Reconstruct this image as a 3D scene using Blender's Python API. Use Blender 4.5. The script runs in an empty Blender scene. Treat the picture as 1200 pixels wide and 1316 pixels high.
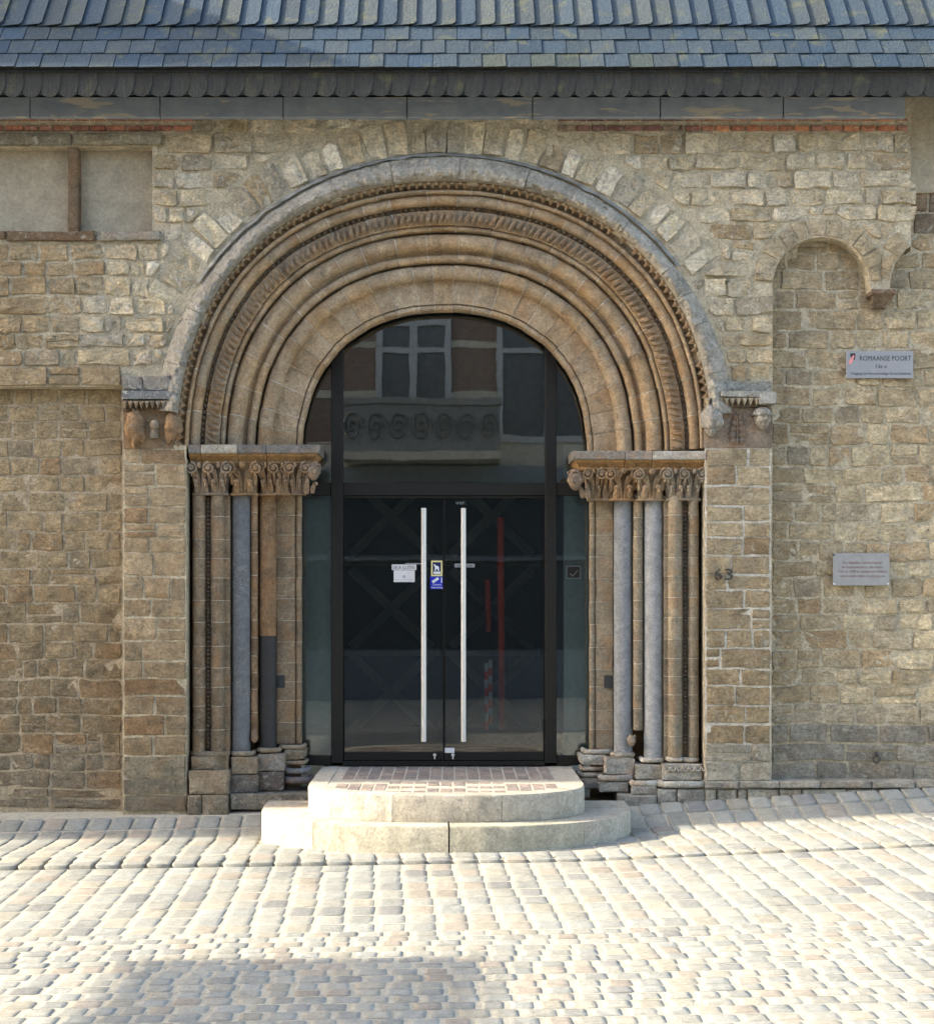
import bpy, math, random
from mathutils import Vector, Matrix, noise
from mathutils.geometry import tessellate_polygon
import numpy as np
random.seed(7)
R = math.radians
sc = bpy.context.scene
COL = sc.collection

# ------------------------------------------------------------------ camera
F, CY0, ZC = 1650.0, -10.3, 1.7          # focal length in photo pixels, camera y, eye height
PX0, PY0 = 581.0, 768.0                  # principal point in photo pixels (1200 x 1316)
cam = bpy.data.objects.new('camera', bpy.data.cameras.new('camera'))
COL.objects.link(cam)
cam.location = (0, CY0, ZC); cam.rotation_euler = (R(90), 0, 0)
cam.data.sensor_fit = 'AUTO'; cam.data.sensor_width = 36
cam.data.lens = F / 1316 * 36
cam.data.shift_x = (600 - PX0) / 1316; cam.data.shift_y = (PY0 - 658) / 1316
cam.data.clip_start = 0.05; cam.data.clip_end = 600
sc.camera = cam
# ------------------------------------------------------------------ sky, sun, exposure
EL = 25.0
world = bpy.data.worlds.new('World'); sc.world = world; world.use_nodes = True
wn = world.node_tree.nodes; wl = world.node_tree.links
sky = wn.new('ShaderNodeTexSky'); sky.sky_type = 'NISHITA'; sky.sun_disc = False
sky.sun_elevation = R(EL); sky.sun_rotation = R(270); sky.dust_density = 2.6; sky.air_density = 1.0; sky.ozone_density = .6
bg = wn['Background']; bg.inputs['Strength'].default_value = 0.15
wl.new(sky.outputs[0], bg.inputs['Color'])
sun = bpy.data.objects.new('sun', bpy.data.lights.new('sun', 'SUN'))
COL.objects.link(sun); sun.location = (-20, 0, 20)
sun.data.energy = 2.7; sun.data.angle = R(0.53); sun.data.color = (1, .91, .76)
sd = Vector((math.cos(R(EL)), 0.0, -math.sin(R(EL))))
sun.rotation_euler = sd.to_track_quat('-Z', 'Y').to_euler()
sc.view_settings.view_transform = 'Standard'; sc.view_settings.look = 'None'
sc.view_settings.gamma = 1; sc.view_settings.use_curve_mapping = False
sc.view_settings.exposure = 2.5
sc.cycles.max_bounces = 8; sc.cycles.diffuse_bounces = 5; sc.cycles.transparent_max_bounces = 12
sc.cycles.use_denoising = True

# ------------------------------------------------------------------ helpers
def W(px, py, Y):
    Z = Y - CY0
    return Vector(((px - PX0) * Z / F, Y, ZC - (py - PY0) * Z / F))
def K(Y): return (Y - CY0) / F            # metres per photo pixel at depth Y
def srgb(r, g, b):
    f = lambda c: ((c/255 + .055)/1.055)**2.4 if c > 10 else c/255/12.92
    return (f(r), f(g), f(b))
def rnd(a, b): return random.uniform(a, b)
def clamp(v, a=0., b=1.): return max(a, min(b, v))
def smooth(t): t = clamp(t); return t*t*(3-2*t)
def lerp(a, b, t): return tuple(x + (y-x)*t for x, y in zip(a, b))
def mulc(c, k): return tuple(x*k for x in c)
WP = {}                                    # world position of every object that can be a parent
def place(o, center, parent):
    WP[o.name] = Vector(center)
    if parent is not None:
        o.parent = parent; o.location = Vector(center) - WP[parent.name]
    else: o.location = center
def finish(me, smooth_ang):
    if smooth_ang is not None:
        me.shade_smooth()
        if smooth_ang < 180: me.set_sharp_from_angle(angle=R(smooth_ang))
def build(name, v, f, mat, parent=None, color=None, sm=35, origin=None):
    v = [Vector(p) for p in v]
    if origin is None:
        lo = Vector((min(p.x for p in v), min(p.y for p in v), min(p.z for p in v)))
        hi = Vector((max(p.x for p in v), max(p.y for p in v), max(p.z for p in v)))
        origin = Vector(((lo.x+hi.x)/2, (lo.y+hi.y)/2, lo.z))
    me = bpy.data.meshes.new(name)
    me.from_pydata([p - origin for p in v], [], f); me.update()
    finish(me, sm)
    me.materials.append(mat)
    o = bpy.data.objects.new(name, me); COL.objects.link(o)
    place(o, origin, parent)
    if color is not None: o.color = (*color[:3], 1)
    return o
def empty(name, loc):
    o = bpy.data.objects.new(name, None); COL.objects.link(o); o.empty_display_size = .2
    place(o, Vector(loc), None); return o
def tag(o, label, cat, group=None, kind=None):
    o['label'] = label; o['category'] = cat
    if group: o['group'] = group
    if kind: o['kind'] = kind
    return o
class MB:
    def __init__(s): s.v = []; s.f = []
    def add(s, v, f):
        n = len(s.v); s.v += [Vector(p) for p in v]; s.f += [tuple(i+n for i in q) for q in f]; return s
    def box(s, a, b, bev=0.0):
        x0, y0, z0 = a; x1, y1, z1 = b
        if bev <= 0:
            return s.add([(x0,y0,z0),(x1,y0,z0),(x1,y1,z0),(x0,y1,z0),(x0,y0,z1),(x1,y0,z1),(x1,y1,z1),(x0,y1,z1)],
                  [(0,3,2,1),(4,5,6,7),(0,1,5,4),(1,2,6,5),(2,3,7,6),(3,0,4,7)])
        # front face (y0) chamfered on all four edges
        e = bev
        v = [(x0,y1,z0),(x1,y1,z0),(x1,y1,z1),(x0,y1,z1),(x0,y0+e,z0),(x1,y0+e,z0),(x1,y0+e,z1),(x0,y0+e,z1),
             (x0+e,y0,z0+e),(x1-e,y0,z0+e),(x1-e,y0,z1-e),(x0+e,y0,z1-e)]
        return s.add(v, [(0,3,2,1),(0,1,5,4),(1,2,6,5),(2,3,7,6),(3,0,4,7),(4,5,9,8),(5,6,10,9),(6,7,11,10),(7,4,8,11),(8,9,10,11)])
    def prism(s, loops, fmap):
        """loops: outer + holes in 2D; fmap(p, side) -> 3D point for side 0 (front) / 1 (back)"""
        tri = tessellate_polygon([[Vector((x, y, 0)) for x, y in lp] for lp in loops])
        flat = [p for lp in loops for p in lp]; n = len(flat)
        s.add([fmap(p, 0) for p in flat] + [fmap(p, 1) for p in flat],
              [tuple(t) for t in tri] + [tuple(i+n for i in reversed(t)) for t in tri])
        b = len(s.v) - 2*n; k = 0
        for lp in loops:
            m = len(lp)
            for i in range(m):
                j = (i+1) % m
                s.f.append((b+k+i, b+k+j, b+k+j+n, b+k+i+n))
            k += m
        return s
    def lathe(s, prof, c, seg=20, a0=0, a1=360):
        full = abs(a1-a0) >= 360; m = seg if full else seg+1
        v = []
        for r, z in prof:
            for i in range(m):
                a = R(a0 + (a1-a0)*i/seg); v.append((c[0]+r*math.cos(a), c[1]+r*math.sin(a), c[2]+z))
        f = []
        for j in range(len(prof)-1):
            for i in range(seg):
                k = (i+1) % m
                f.append((j*m+i, j*m+k, (j+1)*m+k, (j+1)*m+i))
        return s.add(v, f)
    def tube(s, pts, rad, seg=8, cap=True):
        pts = [Vector(p) for p in pts]; n = len(pts); v = []; f = []
        rad = rad if isinstance(rad, (list, tuple)) else [rad]*n
        ref = None
        for i, p in enumerate(pts):
            t = (pts[min(i+1, n-1)] - pts[max(i-1, 0)]).normalized()
            if ref is None: ref = t.orthogonal().normalized()
            ref = (ref - t*ref.dot(t)).normalized(); b = t.cross(ref)
            for k in range(seg):
                a = 2*math.pi*k/seg; v.append(p + (ref*math.cos(a) + b*math.sin(a))*rad[i])
        for i in range(n-1):
            for k in range(seg):
                l = (k+1) % seg; f.append((i*seg+k, i*seg+l, (i+1)*seg+l, (i+1)*seg+k))
        if cap: f += [tuple(reversed(range(seg))), tuple(range((n-1)*seg, n*seg))]
        return s.add(v, f)
    def ball(s, c, r, seg=12, rings=8, fn=None):
        c = Vector(c); r = Vector(r) if isinstance(r, (list, tuple)) else Vector((r, r, r)); v = []; f = []
        for j in range(rings+1):
            ph = math.pi*j/rings
            for i in range(seg):
                a = 2*math.pi*i/seg
                d = Vector((math.sin(ph)*math.cos(a), math.sin(ph)*math.sin(a), math.cos(ph)))
                p = Vector((d.x*r.x, d.y*r.y, d.z*r.z))
                if fn: p = fn(d, p)
                v.append(c + p)
        for j in range(rings):
            for i in range(seg):
                k = (i+1) % seg; f.append((j*seg+i, (j+1)*seg+i, (j+1)*seg+k, j*seg+k))
        return s.add(v, f)
    def build(s, name, mat, parent=None, color=None, sm=35, origin=None):
        return build(name, s.v, s.f, mat, parent, color, sm, origin)

# ------------------------------------------------------------------ materials
def mat_new(name):
    m = bpy.data.materials.new(name); m.use_nodes = True
    nt = m.node_tree; nt.nodes.clear()
    out = nt.nodes.new('ShaderNodeOutputMaterial'); b = nt.nodes.new('ShaderNodeBsdfPrincipled')
    nt.links.new(b.outputs[0], out.inputs[0])
    return m, nt, b
class NT:
    def __init__(s, nt): s.nt = nt
    def n(s, t, **kw):
        x = s.nt.nodes.new(t)
        for k, v in kw.items(): setattr(x, k, v)
        return x
    def link(s, a, b): s.nt.links.new(a, b)
    def pos(s, scale=(1,1,1)):
        g = s.n('ShaderNodeNewGeometry'); mp = s.n('ShaderNodeMapping'); mp.inputs['Scale'].default_value = scale
        s.link(g.outputs['Position'], mp.inputs['Vector']); return mp.outputs[0]
    def noise(s, vec, scale, detail=4, rough=.55, dist=0):
        x = s.n('ShaderNodeTexNoise'); x.inputs['Scale'].default_value = scale
        x.inputs['Detail'].default_value = detail; x.inputs['Roughness'].default_value = rough
        x.inputs['Distortion'].default_value = dist
        s.link(vec, x.inputs['Vector']); return x.outputs['Fac']
    def vor(s, vec, scale, feat='F1'):
        x = s.n('ShaderNodeTexVoronoi'); x.inputs['Scale'].default_value = scale; x.feature = feat
        s.link(vec, x.inputs['Vector']); return x.outputs['Distance']
    def ramp(s, fac, a, b, c0=0., c1=1.):
        x = s.n('ShaderNodeMapRange'); s.link(fac, x.inputs[0])
        for i, v in zip((1, 2, 3, 4), (a, b, c0, c1)): x.inputs[i].default_value = v
        return x.outputs[0]
    def mix(s, fac, a, b, mode='MIX'):
        x = s.n('ShaderNodeMix', data_type='RGBA', blend_type=mode)
        for v, i in ((fac, 0), (a, 6), (b, 7)):
            if isinstance(v, (int, float)): x.inputs[i].default_value = v
            elif isinstance(v, tuple): x.inputs[i].default_value = (*v[:3], 1)
            else: s.link(v, x.inputs[i])
        return x.outputs[2]
    def math(s, op, a, b=0.):
        x = s.n('ShaderNodeMath', operation=op)
        for i, v in enumerate((a, b)):
            if isinstance(v, (int, float)): x.inputs[i].default_value = v
            else: s.link(v, x.inputs[i])
        return x.outputs[0]
    def scalecol(s, col, fac):
        x = s.n('ShaderNodeVectorMath', operation='SCALE')
        s.link(col, x.inputs[0])
        if isinstance(fac, (int, float)): x.inputs['Scale'].default_value = fac
        else: s.link(fac, x.inputs['Scale'])
        return x.outputs[0]
    def bump(s, h, b, dist=.01, strength=1., normal=None):
        x = s.n('ShaderNodeBump'); x.inputs['Distance'].default_value = dist; x.inputs['Strength'].default_value = strength
        s.link(h, x.inputs['Height'])
        if normal is not None: s.link(normal, x.inputs['Normal'])
        if b is not None: s.link(x.outputs[0], b.inputs['Normal'])
        return x.outputs[0]
    def objcol(s): return s.n('ShaderNodeObjectInfo').outputs['Color']
    def attr(s, name): return s.n('ShaderNodeAttribute', attribute_name=name).outputs['Color']

def stone_mat(name, base=None, wash=0.0, dark=0.35, grain=1.0, rust=0.0, scale=1.0, bumpd=.012, rough=.92, attr=None, soot=(.035,.03,.026), bed=0.0, lime=(.68,.615,.48), wsc=15):
    m, nt, b = mat_new(name); q = NT(nt); p0 = q.pos()
    oi = q.n('ShaderNodeObjectInfo'); off = q.n('ShaderNodeVectorMath', operation='SCALE'); off.inputs[0].default_value = (37, 53, 71); q.link(oi.outputs['Random'], off.inputs['Scale'])
    ad = q.n('ShaderNodeVectorMath', operation='ADD'); q.link(p0, ad.inputs[0]); q.link(off.outputs[0], ad.inputs[1]); p = ad.outputs[0]
    c = q.attr(attr) if attr else (q.objcol() if base is None else q.mix(0., base, base))
    n1 = q.noise(p, 7*scale, 5, .6, .4); n2 = q.noise(p, 38*scale, 6, .72, .3); n3 = q.noise(p, 110*scale, 5, .8)
    c = q.scalecol(c, q.ramp(n1, .28, .72, 1-.34*grain, 1+.30*grain))
    c = q.scalecol(c, q.ramp(n2, .30, .70, 1-.42*grain, 1+.36*grain))
    c = q.scalecol(c, q.ramp(n3, .32, .68, 1-.32*grain, 1+.28*grain))
    hb = None
    if bed:
        mp = q.n('ShaderNodeMapping'); mp.inputs['Scale'].default_value = (1, 1, 5); q.link(p, mp.inputs['Vector'])
        hb = q.noise(mp.outputs[0], 11*scale, 5, .65, .5); c = q.scalecol(c, q.ramp(hb, .3, .7, 1-.3*bed, 1+.25*bed))
    if rust: c = q.mix(q.math('MULTIPLY', q.ramp(q.noise(p, 4.5*scale, 5, .6, .6), .48, .68), rust), c, (.36, .175, .06))
    lm = None
    if wash:
        lm = q.math('MULTIPLY', q.ramp(q.noise(p0, wsc*scale, 8, .78, .6), .53, .58), q.ramp(q.noise(p0, 2.6, 4, .6), .38, .58))
        c = q.mix(q.math('MULTIPLY', lm, wash), c, lime)
    pit = q.vor(p, 55*scale); pm = q.math('MULTIPLY', q.ramp(pit, .02, .17, 1., 0.), q.ramp(n1, .5, .62))
    c = q.mix(q.math('MULTIPLY', pm, .7), c, soot)
    pk = q.ramp(q.noise(p, 64*scale, 3, .6), .655, .70); c = q.mix(q.math('MULTIPLY', pk, .55*min(1, grain)), c, soot)
    c = q.mix(q.math('MULTIPLY', q.ramp(q.noise(p0, 4.3*scale, 7, .72, 1.0), .55, .74), dark), c, soot)
    q.link(c, b.inputs['Base Color']); b.inputs['Roughness'].default_value = rough
    b.inputs['Specular IOR Level'].default_value = .2
    h = q.math('ADD', q.math('MULTIPLY', n2, 1.0), q.math('MULTIPLY', n3, .5))
    h = q.math('ADD', h, q.math('MULTIPLY', n1, .8)); h = q.math('SUBTRACT', h, q.math('MULTIPLY', pm, .6)); h = q.math('SUBTRACT', h, q.math('MULTIPLY', pk, .5))
    if hb is not None: h = q.math('ADD', h, q.math('MULTIPLY', hb, .7*bed))
    if lm is not None: h = q.math('ADD', h, q.math('MULTIPLY', lm, .25))
    q.bump(h, b, bumpd, 1.0)
    return m
M = {}
M['stone'] = stone_mat('weathered_sandstone', wash=.55, dark=.32, rust=.20, bumpd=.028, bed=.7)
M['stone_white'] = stone_mat('limewashed_and_lit_sandstone', wash=.9, dark=.24, rust=.14, bumpd=.034, bed=.5, lime=(.82, .76, .63))  # limewash round the arch, painted light at the upper right
M['stone_dark'] = stone_mat('sooty_sandstone', wash=.16, dark=.48, rust=.24, bumpd=.022, bed=.6)
M['carved'] = stone_mat('carved_sandstone', wash=.14, dark=.42, rust=.35, scale=1.3, bumpd=.010)
M['hood'] = stone_mat('limewashed_hood_stone', wash=.9, dark=.5, bumpd=.030, soot=(.07, .065, .06), lime=(.66, .63, .56))
M['mortar'] = stone_mat('lime_mortar', base=(.58,.50,.355), wash=.5, dark=.30, scale=1.4, bumpd=.020)
M['mortar_dark'] = stone_mat('old_dark_mortar', base=(.42,.345,.24), wash=.35, dark=.45, scale=1.4, bumpd=.012)
M['mortar_light'] = stone_mat('pale_joint_mortar', base=(.55,.51,.43), wash=.4, dark=.15, scale=1.4, bumpd=.006)
M['plaster'] = stone_mat('blind_window_plaster', base=(.36,.31,.225), dark=.18, grain=.55, bumpd=.004)
M['bluestone'] = stone_mat('blue_limestone', wash=.16, dark=.22, grain=.75, scale=2.2, bumpd=.0025, rough=.6)
M['black_marble'] = stone_mat('black_marble', dark=.1, grain=.5, scale=2.2, bumpd=.002, rough=.5)
M['brick'] = stone_mat('red_brick', wash=.40, dark=.22, scale=2, bumpd=.006)
M['step'] = stone_mat('pale_step_stone', dark=.30, grain=.7, wash=.2, scale=1.3, bumpd=.008, soot=(.10,.09,.07))
M['sett'] = stone_mat('street_sett', dark=.08, grain=.5, wash=.15, scale=1.4, bumpd=.004, rough=.85, soot=(.10,.09,.075))
M['sett_far'] = stone_mat('street_sett_field', dark=.08, grain=.5, wash=.15, scale=1.4, bumpd=.004, attr='Col', rough=.85, soot=(.10,.09,.075))
M['sand'] = stone_mat('sand_joint', base=(.43,.395,.312), dark=.10, grain=.6, scale=3, bumpd=.006)
M['iron'] = stone_mat('dark_iron', base=(.05,.047,.043), dark=.2, scale=3, bumpd=.002, rough=.6)

def slate_mat():
    m, nt, b = mat_new('roof_slate'); q = NT(nt); p = q.pos()
    c = q.objcol()
    st = q.noise(q.pos((9, 9, 1.6)), 6, 5, .65, .5)
    c = q.scalecol(c, q.ramp(st, .3, .7, .78, 1.2))
    c = q.scalecol(c, q.ramp(q.noise(p, 60, 3), .3, .7, .85, 1.14))
    c = q.mix(q.math('MULTIPLY', q.ramp(q.noise(p, 5.5, 5, .65, .6), .55, .72), .55), c, (.12, .115, .05))
    q.link(c, b.inputs['Base Color']); b.inputs['Roughness'].default_value = .75; b.inputs['Specular IOR Level'].default_value = .2
    q.bump(q.math('ADD', st, q.math('MULTIPLY', q.noise(p, 40, 4), .5)), b, .006)
    return m
M['slate'] = slate_mat()
def fascia_mat():
    m, nt, b = mat_new('flaking_painted_board'); q = NT(nt); p = q.pos((.7, 1, 5.5))
    n = q.noise(p, 3.2, 6, .6, .8)
    c = q.mix(q.ramp(q.noise(q.pos(), 9, 5), .3, .7), (.19, .22, .26), (.27, .30, .33))
    c = q.mix(q.ramp(n, .58, .61), c, (.42, .38, .31))
    q.link(c, b.inputs['Base Color']); b.inputs['Roughness'].default_value = .7
    q.bump(q.math('MULTIPLY', n, -1.), b, .004)
    return m
M['fascia'] = fascia_mat()
def simple(name, col, rough=.5, metal=0., nscale=0, amt=.15, spec=.5):
    m, nt, b = mat_new(name); q = NT(nt)
    b.inputs['Roughness'].default_value = rough; b.inputs['Metallic'].default_value = metal
    b.inputs['Specular IOR Level'].default_value = spec
    n = q.noise(q.pos(), nscale or 25, 4)
    c = q.mix(0., col, col); c = q.scalecol(c, q.ramp(n, .25, .75, 1-amt, 1+amt))
    q.link(c, b.inputs['Base Color']); return m
M['frame'] = simple('dark_bronze_frame', (.010, .0095, .008), .5, .0, spec=.3)
M['steel'] = simple('brushed_steel', (.66, .65, .62), .5, .6, 90, .06)
M['plaque'] = simple('grey_enamel_plate', (.25, .255, .27), .4, 0, 30, .05)
M['ink'] = simple('black_ink', (.012, .012, .014), .6)
M['ink_red'] = simple('faded_red_ink', (.17, .075, .07), .6)
M['paper'] = simple('white_paper', (.62, .62, .62), .7, 0, 40, .05)
M['yellow'] = simple('yellow_print', (.75, .68, .30), .5)
M['blue'] = simple('blue_print', (.008, .02, .42), .4)
M['navy'] = simple('navy_print', (.01, .012, .09), .4)
M['white'] = simple('white_print', (.75, .78, .80), .5)
M['pink'] = simple('pink_print', (.60, .22, .22), .5)
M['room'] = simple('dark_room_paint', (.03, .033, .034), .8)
M['room_side'] = simple('grey_room_side_wall', (.60, .72, .78), .8)
M['gate'] = simple('dark_gate_wood', (.03, .04, .045), .7)
M['gate_brace'] = simple('gate_brace_wood', (.15, .16, .155), .7)
M['red'] = simple('red_paint', (.90, .085, .04), .5)
M['house_white'] = simple('white_window_paint', (.36, .36, .34), .5)
M['shop'] = simple('blue_shopfront_paint', (.055, .065, .066), .5)
M['shop_light'] = simple('grey_blue_plinth', (.17, .19, .195), .6)
M['cream'] = simple('cream_render', (.42, .37, .28), .9, 0, 3, .15)
M['curtain'] = simple('grey_curtain_glass', (.10, .10, .10), .15)
M['roof_plain'] = simple('far_roof_slate', (.09, .10, .12), .7)
def house_brick():
    m, nt, b = mat_new('house_brickwork'); q = NT(nt)
    t = q.n('ShaderNodeTexBrick'); t.inputs['Scale'].default_value = 1
    g = q.n('ShaderNodeNewGeometry'); s = q.n('ShaderNodeSeparateXYZ'); cb = q.n('ShaderNodeCombineXYZ')
    q.link(g.outputs['Position'], s.inputs[0]); q.link(q.math('ADD', s.outputs[0], s.outputs[1]), cb.inputs[0]); q.link(s.outputs[2], cb.inputs[1])
    q.link(cb.outputs[0], t.inputs['Vector'])
    t.inputs['Color1'].default_value = (.19, .105, .07, 1); t.inputs['Color2'].default_value = (.15, .09, .065, 1); t.inputs['Mortar'].default_value = (.24, .2, .16, 1)
    t.inputs['Brick Width'].default_value = .21; t.inputs['Row Height'].default_value = .065; t.inputs['Mortar Size'].default_value = .006
    q.link(t.outputs[0], b.inputs['Base Color']); b.inputs['Roughness'].default_value = .9
    return m
M['house_brick'] = house_brick()
def glass_mat(name, tint, ior):
    m = bpy.data.materials.new(name); m.use_nodes = True; nt = m.node_tree; nt.nodes.clear(); q = NT(nt)
    out = q.n('ShaderNodeOutputMaterial'); mx = q.n('ShaderNodeMixShader'); fr = q.n('ShaderNodeFresnel'); fr.inputs['IOR'].default_value = ior
    tr = q.n('ShaderNodeBsdfTransparent'); tr.inputs[0].default_value = (*tint, 1); gl = q.n('ShaderNodeBsdfGlossy'); gl.inputs['Roughness'].default_value = .0
    gl.inputs[0].default_value = (.95, .97, 1, 1)
    bp = q.n('ShaderNodeBump'); bp.inputs['Distance'].default_value = .0009; bp.inputs['Strength'].default_value = .5
    q.link(q.noise(q.pos(), 2.4, 2), bp.inputs['Height']); q.link(bp.outputs[0], gl.inputs['Normal'])
    q.link(fr.outputs[0], mx.inputs[0]); q.link(tr.outputs[0], mx.inputs[1]); q.link(gl.outputs[0], mx.inputs[2]); q.link(mx.outputs[0], out.inputs[0])
    return m
M['glass'] = glass_mat('window_glass', (.82, .86, .85), 1.85)
M['glass_door'] = glass_mat('tinted_door_glass', (.90, .93, .93), 1.62)

# ------------------------------------------------------------------ the ground
def g(x, y):
    base = -0.115*smooth(-y/.45) if y < 0 else 0.0
    base -= .012*smooth((-y-1.5)/1.5)
    e = math.exp(max(-14., min(y, 0.))/4)
    k = .012*x if x < .8 else .0096 + .058*e*(min(x, 8.)-.8)
    return base + max(k, -.06)
AX, AZ = W(571, 578, .05).x, 2.895       # centre of the arches (x, springing height)
GUT = -1.54
def lip(x, v): return (.019 + .010*smooth((1.5-x)/5)) * smooth((v+.35-.0)/-.9) if v > GUT else 0.
STEP_C = (-.045, .62)
def in_steps(x, y): return y < .7 and abs(x-STEP_C[0]) < 1.46 and (y > -.45 or ((x-STEP_C[0])/1.43)**2 + ((y+.42)/.88)**2 < 1)
def axis(lo, hi, step, far):
    a = list(np.arange(lo, hi+1e-6, step)); d = step*2; p = lo; q = hi; L = []; H = []
    while p > -far: p -= d; L.append(p); q += d; H.append(q); d *= 1.6
    return L[::-1] + a + H
xs = axis(-6, 6, .2, 150); ys = [y for y in axis(-6.4, .2, .15, 150)]
gv = []; gf = []
for yy in ys:
    for xx in xs: gv.append((xx, yy, g(xx, yy) + (lip(xx, yy-.014*xx) if yy-.014*xx > GUT+.16 and yy < 0 else 0) - .0032 - (.010 if -.75 < yy < 0 else 0) + (.0022*noise.noise(Vector((xx*2, yy*2, 0))))))
nx = len(xs)
for j in range(len(ys)-1):
    for i in range(nx-1): gf.append((j*nx+i, j*nx+i+1, (j+1)*nx+i+1, (j+1)*nx+i))
street = build('street', gv, gf, M['sand'], sm=180, origin=Vector((0, -3, 0)))
street['kind'] = 'structure'
def sett_mesh(i):
    v = []; f = []; n = 12; ring = []
    for k in range(n):
        a = 2*math.pi*(k+.5)/n; c, s = math.cos(a), math.sin(a)
        e = .22; ring.append((.5*math.copysign(abs(c)**e, c)*rnd(.955, 1.03), .5*math.copysign(abs(s)**e, s)*rnd(.945, 1.03)))
    for z, sc_ in ((-.045, 1.0), (-.0035, 1.), (-.0004, .95), (.0008, .55)):
        for x, y in ring: v.append((x*sc_, y*sc_, z + (rnd(-.0009, .0009) if z > -.003 else 0)))
    v.append((0, 0, .001))
    for j in range(3):
        for k in range(n): l = (k+1) % n; f.append((j*n+k, j*n+l, (j+1)*n+l, (j+1)*n+k))
    for k in range(n): f.append((3*n+k, 3*n+(k+1) % n, 4*n))
    return v, f
SV = [sett_mesh(i) for i in range(14)]
SM = []
for v, f in SV:
    me = bpy.data.meshes.new('sett'); me.from_pydata(v, [], f); me.update(); finish(me, 50); me.materials.append(M['sett']); SM.append(me)
setts = []
def sett_color(x, y):
    t = random.random(); c = (.325, .32, .29)
    if t < .34: c = (.295, .30, .285)
    elif t < .45: c = (.33, .295, .255)
    elif t < .58: c = (.35, .33, .28)
    elif t < .62: c = (.24, .24, .235)
    k = rnd(.78, .99); return (c[0]*k*1.01, c[1]*k*.99, c[2]*k*.925)
def put(u, v, w, d):
    x = u - .061*v; y = v + .014*u
    if y > -.03 or in_steps(x, y): return
    z = g(x, y) + lip(x, v) + rnd(-.0018, .0018)
    ex, ey = (g(x+.1, y)-g(x-.1, y))/.2, (g(x, y+.1)-g(x, y-.1))/.2
    setts.append((x, y, z, w, d, rnd(-.03, .03), ex + rnd(-.007, .007), ey + rnd(-.007, .007), sett_color(x, y), random.randrange(14)))
v = -.06; row = 0                           # columns running up to the wall
while v > -3.10:
    dep = rnd(.17, .215)
    if v > GUT and v - dep < GUT + .06: dep = v - GUT
    u = -5.4
    while u < 5.4:
        uu = u + rnd(-.006, .006)
        put(uu, v - dep/2, .174 - rnd(.014, .024), dep - rnd(.003, .010)); u += .174
    v -= dep
while v > -6.3:                              # rows in running bond nearer the camera
    dep = rnd(.095, .118); u = -5. + rnd(0, .14)
    wob = rnd(0, 9)
    while u < 5.:
        w = rnd(.125, .165); vv = v - dep/2 + .012*math.sin(u*1.3 + v*.7) 
        put(u + w/2, vv, w - rnd(.014, .032), dep - rnd(.004, .013)); u += w
    v -= dep
def depth_of(s): return s[1] - CY0
vis = [s for s in setts if ZC - s[2] < 1.62e9]
def inframe(s):
    d = depth_of(s); px = PX0 + s[0]*F/d; py = PY0 + (ZC - s[2])*F/d
    return 5 < px < 1195 and py < 1310
setts.sort(key=lambda s: (not inframe(s), s[1]))
for s in setts[:300]:
    x, y, z, w, d, rz, ex, ey, c, k = s
    o = bpy.data.objects.new('sett', SM[k]); COL.objects.link(o); place(o, (x, y, z), street)
    o.scale = (w, d, 1); o.rotation_euler = (math.atan(ey), -math.atan(ex), rz); o.color = (*c, 1)
fv = []; ff = []; fc = []; n0 = 0
for s in setts[300:]:
    x, y, z, w, d, rz, ex, ey, c, k = s; v_, f_ = SV[k]
    a = np.array(v_); cr, sr = math.cos(rz), math.sin(rz); X = a[:, 0]*w; Y_ = a[:, 1]*d
    X, Y_ = X*cr - Y_*sr, X*sr + Y_*cr
    fv.append(np.stack([x+X, y+Y_, z + a[:, 2] + X*ex + Y_*ey], 1)); ff += [tuple(i+n0 for i in q_) for q_ in f_]; fc += [c]*len(a); n0 += len(a)
fv = np.concatenate(fv)
sf = build('sett_field', fv.tolist(), ff, M['sett_far'], street, sm=50); sf['kind'] = 'stuff'
ca = sf.data.color_attributes.new('Col', 'FLOAT_COLOR', 'POINT')
ca.data.foreach_set('color', np.array([(*c, 1) for c in fc], dtype=np.float32).ravel())

# ------------------------------------------------------------------ masonry
def rect_poly(x0, y0, x1, y1, j=.9, rad=3.2):
    rad = min(rad*rnd(.25, .9), (x1-x0)*.3, (y1-y0)*.35); P = []
    for cx, cy, a0 in ((x1-rad, y0+rad, -90), (x1-rad, y1-rad, 0), (x0+rad, y1-rad, 90), (x0+rad, y0+rad, 180)):
        for k in (0, .5, 1): a = R(a0 + 90*k); P.append((cx+rad*math.cos(a), cy+rad*math.sin(a)))
        if a0 == -90: P.append((x1, (y0+y1)/2))
        if a0 == 0: P += [(x0+(x1-x0)*.66, y1), (x0+(x1-x0)*.33, y1)]
        if a0 == 90: P.append((x0, (y0+y1)/2))
        if a0 == 180: P += [(x0+(x1-x0)*.33, y0), (x0+(x1-x0)*.66, y0)]
    return [(x+rnd(-j, j), y+rnd(-j, j)) for x, y in P]
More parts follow.
